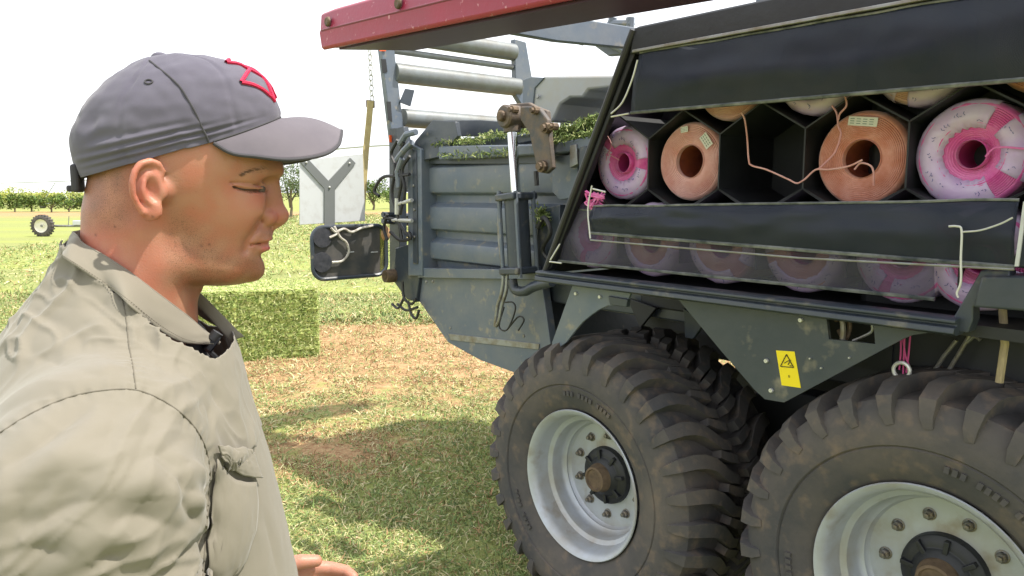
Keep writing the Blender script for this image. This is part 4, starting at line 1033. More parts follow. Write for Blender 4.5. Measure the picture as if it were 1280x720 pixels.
class SDF:
    def __init__(s,lo,hi,h):
        s.o=np.array(lo,float); s.h=h; n=(np.ceil((np.array(hi)-s.o)/h)+1).astype(int)
        ax=[s.o[i]+np.arange(n[i])*h for i in range(3)]
        s.X,s.Y,s.Z=np.meshgrid(*ax,indexing='ij'); s.X=s.X.astype(np.float32);s.Y=s.Y.astype(np.float32);s.Z=s.Z.astype(np.float32); s.F=np.full(s.X.shape,1.,np.float32)
    def ell(s,c,r,rot=None):
        x,y,z=s.X-c[0],s.Y-c[1],s.Z-c[2]
        if rot is not None: # rotation about y (pitch) by angle
            ca,sa=math.cos(rot),math.sin(rot); x,z=ca*x+sa*z,-sa*x+ca*z
        k=np.sqrt((x/r[0])**2+(y/r[1])**2+(z/r[2])**2); return (k-1)*min(r)
    def cone(s,a,b,ra,rb,fl=None):
        a=np.array(a,float);b=np.array(b,float); d=b-a; L=d@d
        t=np.clip(((s.X-a[0])*d[0]+(s.Y-a[1])*d[1]+(s.Z-a[2])*d[2])/L,0,1)
        dx,dy,dz=s.X-a[0]-t*d[0],s.Y-a[1]-t*d[1],s.Z-a[2]-t*d[2]
        if fl: dx,dy,dz=dx/fl[0],dy/fl[1],dz/fl[2]
        return np.sqrt(dx*dx+dy*dy+dz*dz)-(ra+(rb-ra)*t)
    def chain(s,pts,rs):
        d=None
        for i in range(len(pts)-1):
            e=s.cone(pts[i],pts[i+1],rs[i],rs[i+1]); d=e if d is None else np.minimum(d,e)
        return d
    def add(s,d,k=.008):
        if k<=0: s.F=np.minimum(s.F,d); return s
        h=np.maximum(k-np.abs(s.F-d),0)/k; s.F=np.minimum(s.F,d)-h*h*k*.25; return s
    def sub(s,d,k=.004):
        d=-d; h=np.maximum(k-np.abs(s.F-d),0)/k; s.F=np.maximum(s.F,d)+h*h*k*.25; return s
    def rings(s,tab,n=2.0):
        """tab rows: z, xback, xfront, halfwidth"""
        tab=np.array(tab,float); tab=tab[np.argsort(tab[:,0])]; z=np.clip(s.Z,tab[0,0],tab[-1,0])
        b=np.interp(z,tab[:,0],tab[:,1]); f=np.interp(z,tab[:,0],tab[:,2]); w=np.interp(z,tab[:,0],tab[:,3])
        hl=np.maximum((f-b)/2,1e-3); m=(f+b)/2
        q=(np.abs((s.X-m)/hl)**n+np.abs(s.Y/np.maximum(w,1e-3))**n)**(1/n)
        d=(q-1)*np.minimum(hl,w)
        return np.maximum(d,np.maximum(s.Z-tab[-1,0],tab[0,0]-s.Z))
    def carve(s,px,w,depth,k=.0015,yr=None):
        # groove that follows the surface along a line given in side view
        d=None
        for a,b in zip(px[:-1],px[1:]):
            ax,az=a[0],a[1]; bx,bz=b[0],b[1]; dx,dz=bx-ax,bz-az; L=dx*dx+dz*dz
            t=np.clip(((s.X-ax)*dx+(s.Z-az)*dz)/L,0,1); e=np.sqrt((s.X-ax-t*dx)**2+(s.Z-az-t*dz)**2); 
            d=e if d is None else np.minimum(d,e)
        g=np.maximum(d-w,-(s.F+depth))
        if yr: g=np.maximum(g,yr-np.abs(s.Y))
        return s.sub(g,k)
    def mesh(s,it=2): V,Q=surface_nets(s.F,s.o,s.h); return smooth_mesh(V,Q,it),Q
def fine(tab,n=60):
    # smooth interpolation of the ring table
    tab=np.array(tab,float); tab=tab[np.argsort(tab[:,0])]; z=np.linspace(tab[0,0],tab[-1,0],n); o=[z]
    for c in range(1,tab.shape[1]):
        y=np.interp(z,tab[:,0],tab[:,c]); 
        for _ in range(2): y[1:-1]=.25*y[:-2]+.5*y[1:-1]+.25*y[2:]
        o.append(y)
    return np.stack(o,-1)

def head():
    s=SDF((-.16,-.115,-.235),(.135,.115,.155),.0019)
    T=[]
    for py,b,f,w in [(84,205,255,.014),(90,175,280,.034),(100,155,300,.050),(118,132,320,.062),(140,116,336,.0715),(165,109,345,.0755),(190,108,349,.0765),(205,109,350,.076),(222,111,345,.075),(234,112,341,.074),(250,114,339,.0715),(265,113,338,.0675),(283,120,335,.0625),(295,128,333,.0592),(303,136,331,.0570),(314,150,328,.0545),(324,168,326.5,.0525),(334,186,326.5,.0500),(343,203,324,.045),(350,222,319,.038),(355,243,311,.026),(358,262,300,.010)]:
        T.append((hz(py),hx(b,py),hx(f,py),w))
    s.add(s.rings(fine(T,90),2.15),0)
    P=lambda px,py,y=0: hp(px,py,y)
    # ---- ears are added later; neck
    s.add(s.cone(P(180,275),P(160,420),.0585,.064,(1,.98,1)),.022)
    for sg in(-1,1): s.add(s.cone(P(182,285,0)*np.array([1,0,1])+np.array([0,sg*.050,0]),P(232,400,0)*np.array([1,0,1])+np.array([0,sg*.018,0]),.012,.010),.02)
    s.add(s.cone(P(228,362),P(226,400),.012,.012),.02)
    for sg in(-1,1):
        q=lambda px,py,y: P(px,py)*np.array([1,0,1])+np.array([0,sg*y,0])
        # jaw angle, cheek bone, cheek
        s.add(s.ell(q(212,322,.048),(.024,.012,.018)),.02)
        s.add(s.ell(q(284,264,.045),(.024,.012,.013)),.03)
        # brow ridge
        s.add(s.chain([q(346,213,.008),q(341,213,.026),q(324,215,.043),q(306,220,.053)],[.0070,.0085,.0075,.004]),.010)
        # eye socket and lids
        s.sub(s.ell(q(334,232,.030),(.016,.016,.0095)),.010)
        s.add(s.ell(q(314,236,.0305),(.0155,.0150,.0108)),.005)
        s.sub(s.ell(q(340,268,.031),(.011,.012,.014)),.014)
        s.sub(s.ell(q(258,304,.068),(.036,.006,.022)),.026)
        s.sub(s.ell(q(341,291,.036),(.012,.013,.013)),.012)
    # nose: bridge, flanks, ball, wings
    s.add(s.chain([P(338,226),P(341,243),P(343,256),P(346,268)],[.0088,.0098,.0105,.0110]),.008)
    s.add(s.cone(P(334,240),P(333,268),.009,.0150,(1,.95,1)),.012)
    s.add(s.ell(P(346.5,269.5),(.0134,.0122,.0114)),.006)
    for sg in(-1,1):
        q=lambda px,py,y: P(px,py)*np.array([1,0,1])+np.array([0,sg*y,0])
        s.add(s.ell(q(331.5,271.5,.0160),(.0122,.0078,.0098)),.0025)
        s.sub(s.ell(q(341,283.5,.0070),(.0075,.0034,.0040)),.002)
    s.add(s.cone(P(338,286),P(347,279),.0035,.0045),.004)
    X_=lambda pts:[(hx(a),hz(b)) for a,b in pts]
    # lips
    s.add(s.ell(P(326,294),(.0125,.024,.0075)),.007)
    s.add(s.ell(P(327,299.5),(.0122,.028,.0038)),.003)
    s.add(s.ell(P(324,310),(.0130,.026,.0060)),.004)
    s.sub(s.ell(P(334,320),(.006,.018,.0045)),.006)
    s.add(s.ell(P(316,338),(.0125,.019,.0125)),.012)
    s.carve(X_([(348,303.2),(335,303.4),(322,304.4),(309,306)]),.0005,.0028,.0014)
    s.carve(X_([(321,276),(312,289),(303,301),(300,312)]),.0008,.0020,.010,.012)
    s.carve(X_([(285,229),(299,228.5),(316,231),(330,235)]),.0007,.0022,.0025,.016)
    s.carve(X_([(290,234.5),(304,238.3),(318,239.2),(329,238)]),.0015,.0026,.0012,.016)
    # ears
    for sg in(-1,1):
        xf=hx(203)
        def q(px,py,dy=0):
            p=P(px,py,-.08); yy=.0775+.36*(xf-p[0])+dy; return np.array([p[0],sg*yy,p[2]])
        s.add(s.cone(q(198,238,-.012),q(186,238,-.004),.014,.010),.006)
        s.add(s.ell(q(184,232),(.0145,.0042,.0275),.12),.006)
        s.sub(s.ell(q(190,239,.006),(.0085,.0062,.0135),.1),.003)
        s.sub(s.chain([q(188,213,.0045),q(178,215,.005),q(172,226,.005),q(172,242,.005)],[.0028,.0032,.003,.0022]),.002)
        s.add(s.chain([q(200,226,.0005),q(203,214,.001),q(198,205,.003),q(188,202,.004),q(177,205,.005),q(169,215,.005),q(166,228,.005),q(167,243,.004),q(173,256,.003),q(179,266,.002)],[.0026,.0032,.0034,.0036,.0036,.0036,.0035,.0033,.0032,.0035]),.0025)
        s.add(s.chain([q(184,217,.002),q(180,226,.0035),q(179,238,.004),q(183,250,.0035),q(191,256,.003)],[.0018,.0026,.003,.003,.0026]),.003)
        s.add(s.chain([q(184,217,.002),q(192,213,.001)],[.0018,.001]),.003)
        s.add(s.ell(q(203,241,.002),(.0042,.0038,.006)),.003)
        s.add(s.ell(q(189,265,.000),(.0095,.0042,.0085)),.004)
    V,Q=s.mesh(2)
    return V,Q
def handmesh():
    """left hand held forward in front of the belly, thumb up"""
    W0=hp(303,728,.10); 
    s=SDF((W0[0]-.03,.04,W0[2]-.12),(W0[0]+.20,.17,W0[2]+.075),.0024)
    w=np.array([W0[0],W0[1],W0[2]-.012])
    A=lambda dx,dy,dz: w+np.array([dx,dy,dz])
    s.add(s.cone(A(-.05,0,-.015),A(.03,0,-.004),.031,.027,(1,.8,1)),0)
    s.add(s.ell(A(.065,.0,-.005),(.050,.016,.037)),.018)
    for i,(dz,L,r) in enumerate(((.020,.070,.0098),(.002,.078,.0100),(-.016,.072,.0095),(-.033,.055,.0085))):
        a=A(.088,0,dz-.004); c1=math.radians(28+7*i); L1,L2,L3=L*.45,L*.32,L*.25
        p1=a+np.array([math.cos(.15),-.0,-math.sin(.15)])*L1+np.array([0,-.006,0])
        p2=p1+np.array([math.cos(c1),-math.sin(c1),-.15])*L2; c2=c1+.6
        p3=p2+np.array([math.cos(c2),-math.sin(c2),-.15])*L3
        s.add(s.chain([a-np.array([.03,0,0]),a,p1,p2,p3],[r*1.1,r*1.12,r,r*.92,r*.78]),.004)
    t0=A(.025,-.008,.018)
    s.add(s.chain([t0,A(.055,-.016,.033),A(.078,-.020,.036),A(.098,-.021,.034)],[.016,.0125,.0105,.0085]),.007)
    return s.mesh(1)
def bodyobj():
    V1,Q1=head(); V2,Q2=handmesh()
    # trunk, arms and legs under the clothes
    s=SDF((-.36,-.36,-1.72),(.26,.36,-.14),.012)
    sh=-.235
    s.add(s.cone((-.055,0,-.12),(-.07,0,-.27),.055,.07),0)
    s.add(s.ell((-.075,0,-.40),(.105,.155,.20)),.05); s.add(s.ell((-.06,0,-.72),(.105,.145,.18)),.08)
    for sg in(-1,1):
        s.add(s.cone((-.07,sg*.08,-.80),(-.05,sg*.10,-1.25),.085,.055),.04); s.add(s.cone((-.05,sg*.10,-1.25),(-.07,sg*.11,-1.64),.055,.038),.02); s.add(s.cone((-.08,sg*.11,-1.66),(.07,sg*.12,-1.68),.04,.03),.02)
    s.add(s.cone((-.075,-.16,sh),(-.10,-.215,-.52),.05,.042),.04)
    s.add(s.cone((-.10,-.215,-.52),(.09,-.19,-.66),.04,.028),.02)
    s.add(s.cone((-.075,.16,sh),(-.09,.2,-.50),.05,.042),.04)
    s.add(s.cone((-.09,.2,-.50),tuple(hp(303,728,.10)-np.array([.02,0,.02])),.04,.03),.02)
    s.add(s.ell((.13,-.185,-.69),(.055,.02,.035)),.02)
    V3,Q3=s.mesh(1)
    n1,n2=len(V1),len(V2); V=np.concatenate([V1,V2,V3]); Q=np.concatenate([Q1,Q2+n1,Q3+n1+n2])
    V[:,2]+=HZ
    me=bpy.data.meshes.new('body'); me.from_pydata(V.tolist(),[],Q.tolist()); me.polygons.foreach_set('use_smooth',[True]*len(me.polygons))
    o=bpy.data.objects.new('body',me); COL.objects.link(o); o.parent=person
    # skin colours that belong to the skin: sunburnt neck and ear, stubble, lips, freckles, shaved hair
    X,Y,Z=V[:,0],V[:,1],V[:,2]-HZ; col=np.tile(np.array([.42,.19,.122]),(len(V),1))
    def blend(m,c): 
        m=np.clip(m,0,1)[:,None]; col[:]=col*(1-m)+np.array(c)*m
    def blob(px,py,r,rz=None,yy=None):
        p=hp(px,py); rz=rz or r; d=((X-p[0])/r)**2+((Z-p[2])/rz)**2
        if yy is not None: d=d+((np.abs(Y)-yy)/r)**2
        return np.exp(-d)
    nzv=np.array([noise.noise(Vector((a*60,b*60,c*60))) for a,b,c in zip(X[:n1],Y[:n1],Z[:n1])]); nz2=np.array([noise.noise(Vector((a*330,b*330,c*330))) for a,b,c in zip(X[:n1],Y[:n1],Z[:n1])])
    N=np.zeros(len(V)); N[:n1]=nzv; N2=np.zeros(len(V)); N2[:n1]=nz2
    blend(.55*blob(135,310,.05,.055),(.43,.125,.09)); blend(.6*blob(180,240,.022,.034),(.43,.125,.09))
    blend(.7*blob(348,268,.016,.012),(.43,.125,.09)); blend(.35*blob(300,262,.022,.02),(.5,.2,.14))
    blend(.30*blob(322,240,.012,.010),(.40,.17,.13))
    sst=lambda v:1/(1+np.exp(-v))
    st=np.clip(blob(232,318,.040,.030)*1.2+blob(275,335,.040,.018)*1.0+blob(318,335,.016,.014)+blob(332,291,.010,.006)*.7+blob(222,285,.018,.022),0,1)*sst((X-hx(208))/.004)*sst((hz(258)-Z)/.004)
    blend(st*(.50+.5*N),(.27,.135,.075))
    blend(.5*np.clip(N*1.3+.15,0,1)*(X<hx(330)),(.45,.135,.085)); blend(.35*np.clip(-N*1.6,0,1),(.44,.24,.15))
    tp=blob(214,225,.014,.03)*(X>hx(203)); blend(tp*.35,(.25,.15,.10))
    sh_=np.clip((hx(178)-X)/.02,0,1)*np.clip((Z-hz(292))/.02,0,1)*np.clip((hz(190)-Z)/.01,0,1)
    blend(sh_*(.34+.4*N),(.20,.135,.10))
    fr=np.clip((N2-.6)*8,0,1)*np.clip((N+.1)*3,0,1)*(Z<.02); blend(fr*.4,(.24,.09,.05))
    lip=(blob(337,308.5,.009,.0042)+blob(324,309.5,.012,.0036)*.9+blob(337,300,.0085,.0024)+blob(325,302,.010,.0018)*.7)*(np.abs(Y)<.026); blend(.75*lip,(.50,.15,.125))
    for px,py in((125,291),(149,281),(260,302),(251,304),(195,268)): 
        p=hp(px,py); m=np.exp(-(((X-p[0])/.0012)**2+((Z-p[2])/.0012)**2))*(Y<0); blend(m*.8,(.07,.025,.02))
    col[n1:n1+n2]=(.43,.20,.14)
    setcol(me,'Col',col)
    st_=np.clip(st,0,1)+np.clip(sh_,0,1)*.95+.10*(N>-.3)*(Z<.02)*(Z>hz(400)); a_=me.attributes.new('stubble','FLOAT','POINT'); a_.data.foreach_set('value',np.clip(st_,0,1).astype(np.float32))
    m=mat('skin',(.6,.3,.2),.46,attr='Col',sss=.3,bump=.13,bs=560,spec=.40)
    t=m.node_tree; L=t.links.new; bs=t.nodes['Principled BSDF']; src=bs.inputs['Base Color'].links[0].from_socket
    tcn=t.nodes.new('ShaderNodeTexCoord'); n=t.nodes.new('ShaderNodeTexNoise'); n.inputs['Scale'].default_value=1300; n.inputs['Detail'].default_value=2; L(tcn.outputs['Object'],n.inputs['Vector'])
    at=t.nodes.new('ShaderNodeAttribute'); at.attribute_name='stubble'
    r=t.nodes.new('ShaderNodeMapRange'); r.inputs[1].default_value=.48; r.inputs[2].default_value=.72; L(n.outputs[0],r.inputs[0])
    mu=t.nodes.new('ShaderNodeMath'); mu.operation='MULTIPLY'; L(r.outputs[0],mu.inputs[0]); L(at.outputs['Fac'],mu.inputs[1])
    x=t.nodes.new('ShaderNodeMix'); x.data_type='RGBA'; L(mu.outputs[0],x.inputs['Factor']); L(src,x.inputs['A']); x.inputs['B'].default_value=(.12,.06,.035,1); L(x.outputs['Result'],bs.inputs['Base Color'])
    me.materials.append(m)
    return o
body=bodyobj()
def bvh(o):
    me=o.data; return BVHTree.FromPolygons([v.co.copy() for v in me.vertices],[tuple(p.vertices) for p in me.polygons])
def PL(px,py):
    r=ray(px,py); return Vector(CPL)+Vector((0,0,HZ)),Vector((float(r@EX),float(r@EY),float(r[2]))).normalized()
def hit(tree,px,py,off=0.):
    o,d=PL(px,py); loc,n,i,di=tree.ray_cast(o,d)
    if loc is None: return None
    if n.dot(d)>0: n=-n
    return loc+n*off,n
tb_=bvh(body)
# lashes, brow hair
def hairs(name,paths,n,L,r,m,dirf,seed):
    rr=random.Random(seed); g=G()
    for P in paths:
        for i in range(n):
            t=rr.random()*(len(P)-1); k=int(t); f=t-k; x=P[k][0]*(1-f)+P[k+1][0]*f+rr.gauss(0,.8); y=P[k][1]*(1-f)+P[k+1][1]*f+rr.gauss(0,P[k][2] if len(P[k])>2 else .6)
            h=hit(tb_,x,y,-.0003)
            if not h: continue
            a,nn=h; d=(Vector(dirf(t/(len(P)-1)))+Vector((rr.gauss(0,.2),rr.gauss(0,.2),rr.gauss(0,.2)))).normalized(); l=L*rr.uniform(.6,1.2)
            g.tube([a,a+d*l*.5+nn*l*.15,a+d*l+nn*l*.1],[r,r*.8,r*.2],3,caps=False)
    return g.build(name,m,person,fix=False)
Mh=mat('light brown hair',(.10,.055,.028),.6)
hairs('eyebrow',[[(303,219,1.0),(316,214,1.5),(332,212,1.8),(345,213,1.5)]],300,.0065,.00014,mat('sandy brow hair',(.17,.10,.06),.6),lambda t:(-1,-.25,.15),1)
# the slit of the lowered eye and its lashes
g=G(); pts=[hit(tb_,x,y,.0001) for x,y in((290,233.2),(297,235),(304,236.3),(312,237),(320,237.2),(328,236.6))]
pts=[p[0] for p in pts if p]; g.tube(spline(pts,4),[.0003]+[.0010]*(len(spline(pts,4))-2)+[.0003],6); g.build('eyelid_line',mat('dark lash line',(.05,.022,.015),.5),person)
for sg in(-1,1):
    g=G(); c=hp(314,236)*np.array([1,0,1])+np.array([0,sg*.0305,HZ]); g.sph(c,.01,20,(.0139,.0134,.0096)); g.build('eye',mat('wet eye',(.22,.17,.15),.12,0,(.05,.03,.02),90),person)
hairs('eyelashes',[[(296,236,.3),(308,238.5,.3),(320,239,.3),(329,238,.3)]],34,.0055,.00018,Mh,lambda t:(.6,-.5,-.55),2)

# ---- cap
cap=empty('cap',(0,0,0),0,person); cap['label']='grey baseball cap with a red emblem of three triangles'
Mc=mat('grey cotton twill',(.074,.068,.098),.85,0,(.104,.097,.130),9,(.35,.7),.12,1500,sheen=.15)
Mc2=mat('dark cap stitching',(.05,.048,.055),.85)
# rings: base to apex. each: front px, back px, half width
CR=[((350,148),(101,223),.0805),((350,142),(98,216),.0815),((348.5,136),(92,204),.0835),((346,129),(87.5,188),.0840),((342,120),(88,168),.0830),((336,110),(97,147),.0795),((326,99),(110,127),.074),((310,88),(130,107),.065),((284,78),(151,91),.051),((246,70.5),(170,78.5),.034),((214,70),(184,73.5),.017),((200,71.5),(196,71.5),.003)]
def ringpt(t,th):
    t=max(0,min(len(CR)-1,t)); i=min(int(t),len(CR)-2); f=t-i
    def cat(k,j):
        def at(q):
            q=max(0,min(len(CR)-1,q)); return np.array(hp(*CR[q][k])) if k<2 else CR[q][2]
        a,b,c,d=at(j-1),at(j),at(j+1),at(j+2)
        return .5*((2*b)+(c-a)*f+(2*a-5*b+4*c-d)*f*f+(3*b-a-3*c+d)*f**3)
    F=cat(0,i); B=cat(1,i); w=cat(2,i); m=(F+B)/2; e=(F-B)/2
    c,s_=math.cos(th),math.sin(th); n=2.25
    q=(abs(c)**n+abs(s_)**n)**(-1/n)
    p=m+e*c*q+np.array([0,1,0])*w*s_*q
    # lower edge rises over the brow, dips behind the ear
    if t<4: p=p+np.array([0,0,1])*(-(.0055+.0055*max(0,math.cos(th))**.5)*math.sin(th)**2*(4-t)/4)
    return Vector(p)+Vector((0,0,HZ))
def cap_surface(t,th):
    p=ringpt(t,th)
    e=Vector((p.x,p.y,p.z)); w=.0016*noise.noise(e*35)+.0009*noise.noise(e*90)
    # horizontal creases over the band behind the ear, dent at the back panel
    sd=math.sin(th)
    if sd<0:
        for (zt,am,a0,a1) in((1.25,.0018,-2.6,-.9),(1.9,.0022,-2.7,-1.3),(2.5,.0018,-2.5,-1.5)):
            th_=th if th<=0 else th-2*math.pi
            k=math.exp(-((th_-(a0+a1)/2)/((a1-a0)/2.2))**4); w+=am*k*math.sin((t-zt)*7+th_*2.2)*math.exp(-((t-zt)/.5)**2)
        th_=th-2*math.pi if th>math.pi else th
        w-=.0045*math.exp(-((th_+2.42)/.16)**2-((t-4.3)/.7)**2)
        w-=.003*math.exp(-((th_+2.25)/.2)**2-((t-3.2)/.35)**2)
    # panel seams
    for a in (0,math.pi/3,2*math.pi/3,math.pi,4*math.pi/3,5*math.pi/3):
        d=(th-seam_th(a,t)+math.pi)%(2*math.pi)-math.pi; w-=.0016*math.exp(-(d*max(.1,CR[min(int(t),11)][2])/.0022)**2)*(1 if t<10.4 else 0)
    n=(p-Vector((hx(215),0,HZ+hz(170)))).normalized(); return p+n*w
def seam_th(a,t):
    # side seams run from the button forwards and down to the brim corner
    return a
def crown():
    nt_,na=84,220; g=G(); vs=[]
    for i in range(nt_+1):
        t=11*i/nt_
        for k in range(na): vs.append(cap_surface(t,2*math.pi*k/na))
    fs=[(i*na+k,i*na+(k+1)%na,(i+1)*na+(k+1)%na,(i+1)*na+k) for i in range(nt_) for k in range(na)]; fs.append(tuple(nt_*na+k for k in range(na)))
    g.add(vs,fs); o=g.build('crown',Mc,cap,smooth=80); m=o.modifiers.new('s','SOLIDIFY'); m.thickness=.0018; m.offset=-1
    return o
cr_=crown(); tcap=bvh(cr_)
# stitched seam beside the front panel, button, eyelets
g=G(); P=[hit(tcap,x,y,.0003) for x,y in((187,76),(197,84),(212,96),(226,110),(236,126),(245,142),(252,158),(258,170),(261,178))]; P=[p[0] for p in P if p]; g.tube(spline(P,5),.0011,6); g.build('front_seam',Mc2,cap)
g=G(); b=ringpt(11,0); g.sph(Vector((b.x,0,b.z-.0005)),.009,16,(.0095,.0095,.006)); g.build('button',Mc,cap)
for x,y in((186,102.5),):
    q,n=hit(tcap,x,y,.0006); M=n.to_track_quat('Z','Y').to_matrix(); g=G(); g.tube([q+M@Vector((.0038*math.cos(a),.0028*math.sin(a),0)) for a in np.linspace(0,2*math.pi,20)],.0009,6,caps=False); g.build('eyelet',Mc2,cap)
def stitch(tree,P,off,r,m,name,parent,step=.0042,gap=.45):
    pts=[hit(tree,q.x,q.y,off) for q in spline([Vector((a,b,0)) for a,b in P],8)]; pts=[p[0] for p in pts if p]; pts=spline(pts,3); g=G(); acc=0; on=[pts[0]]
    L=[0]
    for i in range(1,len(pts)): L.append(L[-1]+(pts[i]-pts[i-1]).length)
    n=int(L[-1]/step)
    def at(d):
        for i in range(1,len(pts)):
            if d<=L[i]: f=(d-L[i-1])/max(1e-9,L[i]-L[i-1]); return pts[i-1].lerp(pts[i],f)
        return pts[-1]
    for k in range(n): g.tube([at(k*step),at((k+1-gap)*step)],r,4)
    o=g.build(name,m,parent,fix=False); o['kind']='stuff'; return o
# brim
def brim():
    nu,nv=72,26; g=G(); A=1.30
    top=[]
    E_=[(427,162,0),(426,170,.018),(422,181,.036),(408,190.5,.054),(385,196,.067),(355,198,.076),(320,194,.081),(290,190,.083)]
    E_=[Vector(hp(a,b,-c)) for a,b,c in E_]; end=ringpt(0,-A)-Vector((0,0,HZ)); E_.append(end)
    half=spline(E_,8); L=[0]
    for i in range(1,len(half)): L.append(L[-1]+(half[i]-half[i-1]).length)
    def edge(q):
        d=abs(q)*L[-1]; i=1
        while i<len(L)-1 and L[i]<d: i+=1
        f=(d-L[i-1])/max(1e-9,L[i]-L[i-1]); p=half[i-1].lerp(half[i],f); return Vector((p.x,p.y*(1 if q>=0 else -1),p.z+HZ))
    for i in range(nu+1):
        s_=i/nu*2-1; th=-A*s_; base=ringpt(0,th); out=edge(s_)
        row=[]
        for j in range(nv+1):
            t=j/nv; p=base.lerp(out,t); p.z+=.0075*math.sin(math.pi*t)*(1-s_*s_); row.append(p)
        top.append(row)
    vs=[p for r_ in top for p in r_]; fs=[(i*(nv+1)+j,(i+1)*(nv+1)+j,(i+1)*(nv+1)+j+1,i*(nv+1)+j+1) for i in range(nu) for j in range(nv)]
    g.add(vs,fs); o=g.build('brim',mat('brim twill',(.092,.080,.098),.85,0,(.12,.105,.122),12,(.35,.7),.12,1500,sheen=.15),cap,smooth=80); m=o.modifiers.new('s','SOLIDIFY'); m.thickness=.0032; m.offset=-1
    g=G(); g.tube([r_[-1]-Vector((0,0,.0015)) for r_ in top],.0022,8); g.build('brim_edge',Mc2,cap)
    g=G(); g.tube([r_[0]+Vector((0,0,.0008)) for r_ in top],.0012,6); g.build('brim_seam',Mc2,cap)
brim()
# strap at the back
g=G(); a=Vector(hp(97,222))+Vector((0,0,HZ)); g.box(a+Vector((.0,0,-.001)),(.008,.055,.030)); g.build('strap',Mc2,cap,bev=.003)
g=G(); g.box(a+Vector((-.006,-.012,-.012)),(.007,.014,.007)); g.build('strap_end',Mc2,cap,bev=.002)
# emblem: three outlined triangles embroidered on the front panel
def emblem():
    F0=Vector((hx(322,116),0,HZ+hz(116)))
    # front panel tangent frame
    p0=ringpt(5.6,0); pu_=ringpt(7.4,0); up=(pu_-p0).normalized(); lf=Vector((0,1,0)); nn=lf.cross(up).normalized()
    if nn.x<0: nn=-nn
    c=ringpt(6.1,-.18)
    def P(a,b): 
        o=c+lf*a+up*b+nn*.05; loc,n,i,d=tcap.ray_cast(o,-nn); return (loc+n*(.0012 if n.dot(nn)>0 else -.0012)) if loc else o-nn*.05
    w,h=.025,.0195; g=G()
    def tri(cx,cy):
        V_=[(cx-w,cy+h),(cx+w,cy+h),(cx,cy-h)]
        pts=[]
        for i in range(3):
            a,b=V_[i],V_[(i+1)%3]
            for k in range(9): pts.append(P(a[0]+(b[0]-a[0])*k/9,a[1]+(b[1]-a[1])*k/9))
        pts.append(pts[0]); g.tube(pts,.0023,6,caps=False)
    tri(-.008,.017); tri(-.0235,-.006); tri(.0075,-.006)
    g.build('emblem',mat('red embroidery',(.62,.012,.07),.7,0,(.5,.01,.06),60,(.4,.6),.5,900),cap)
emblem()
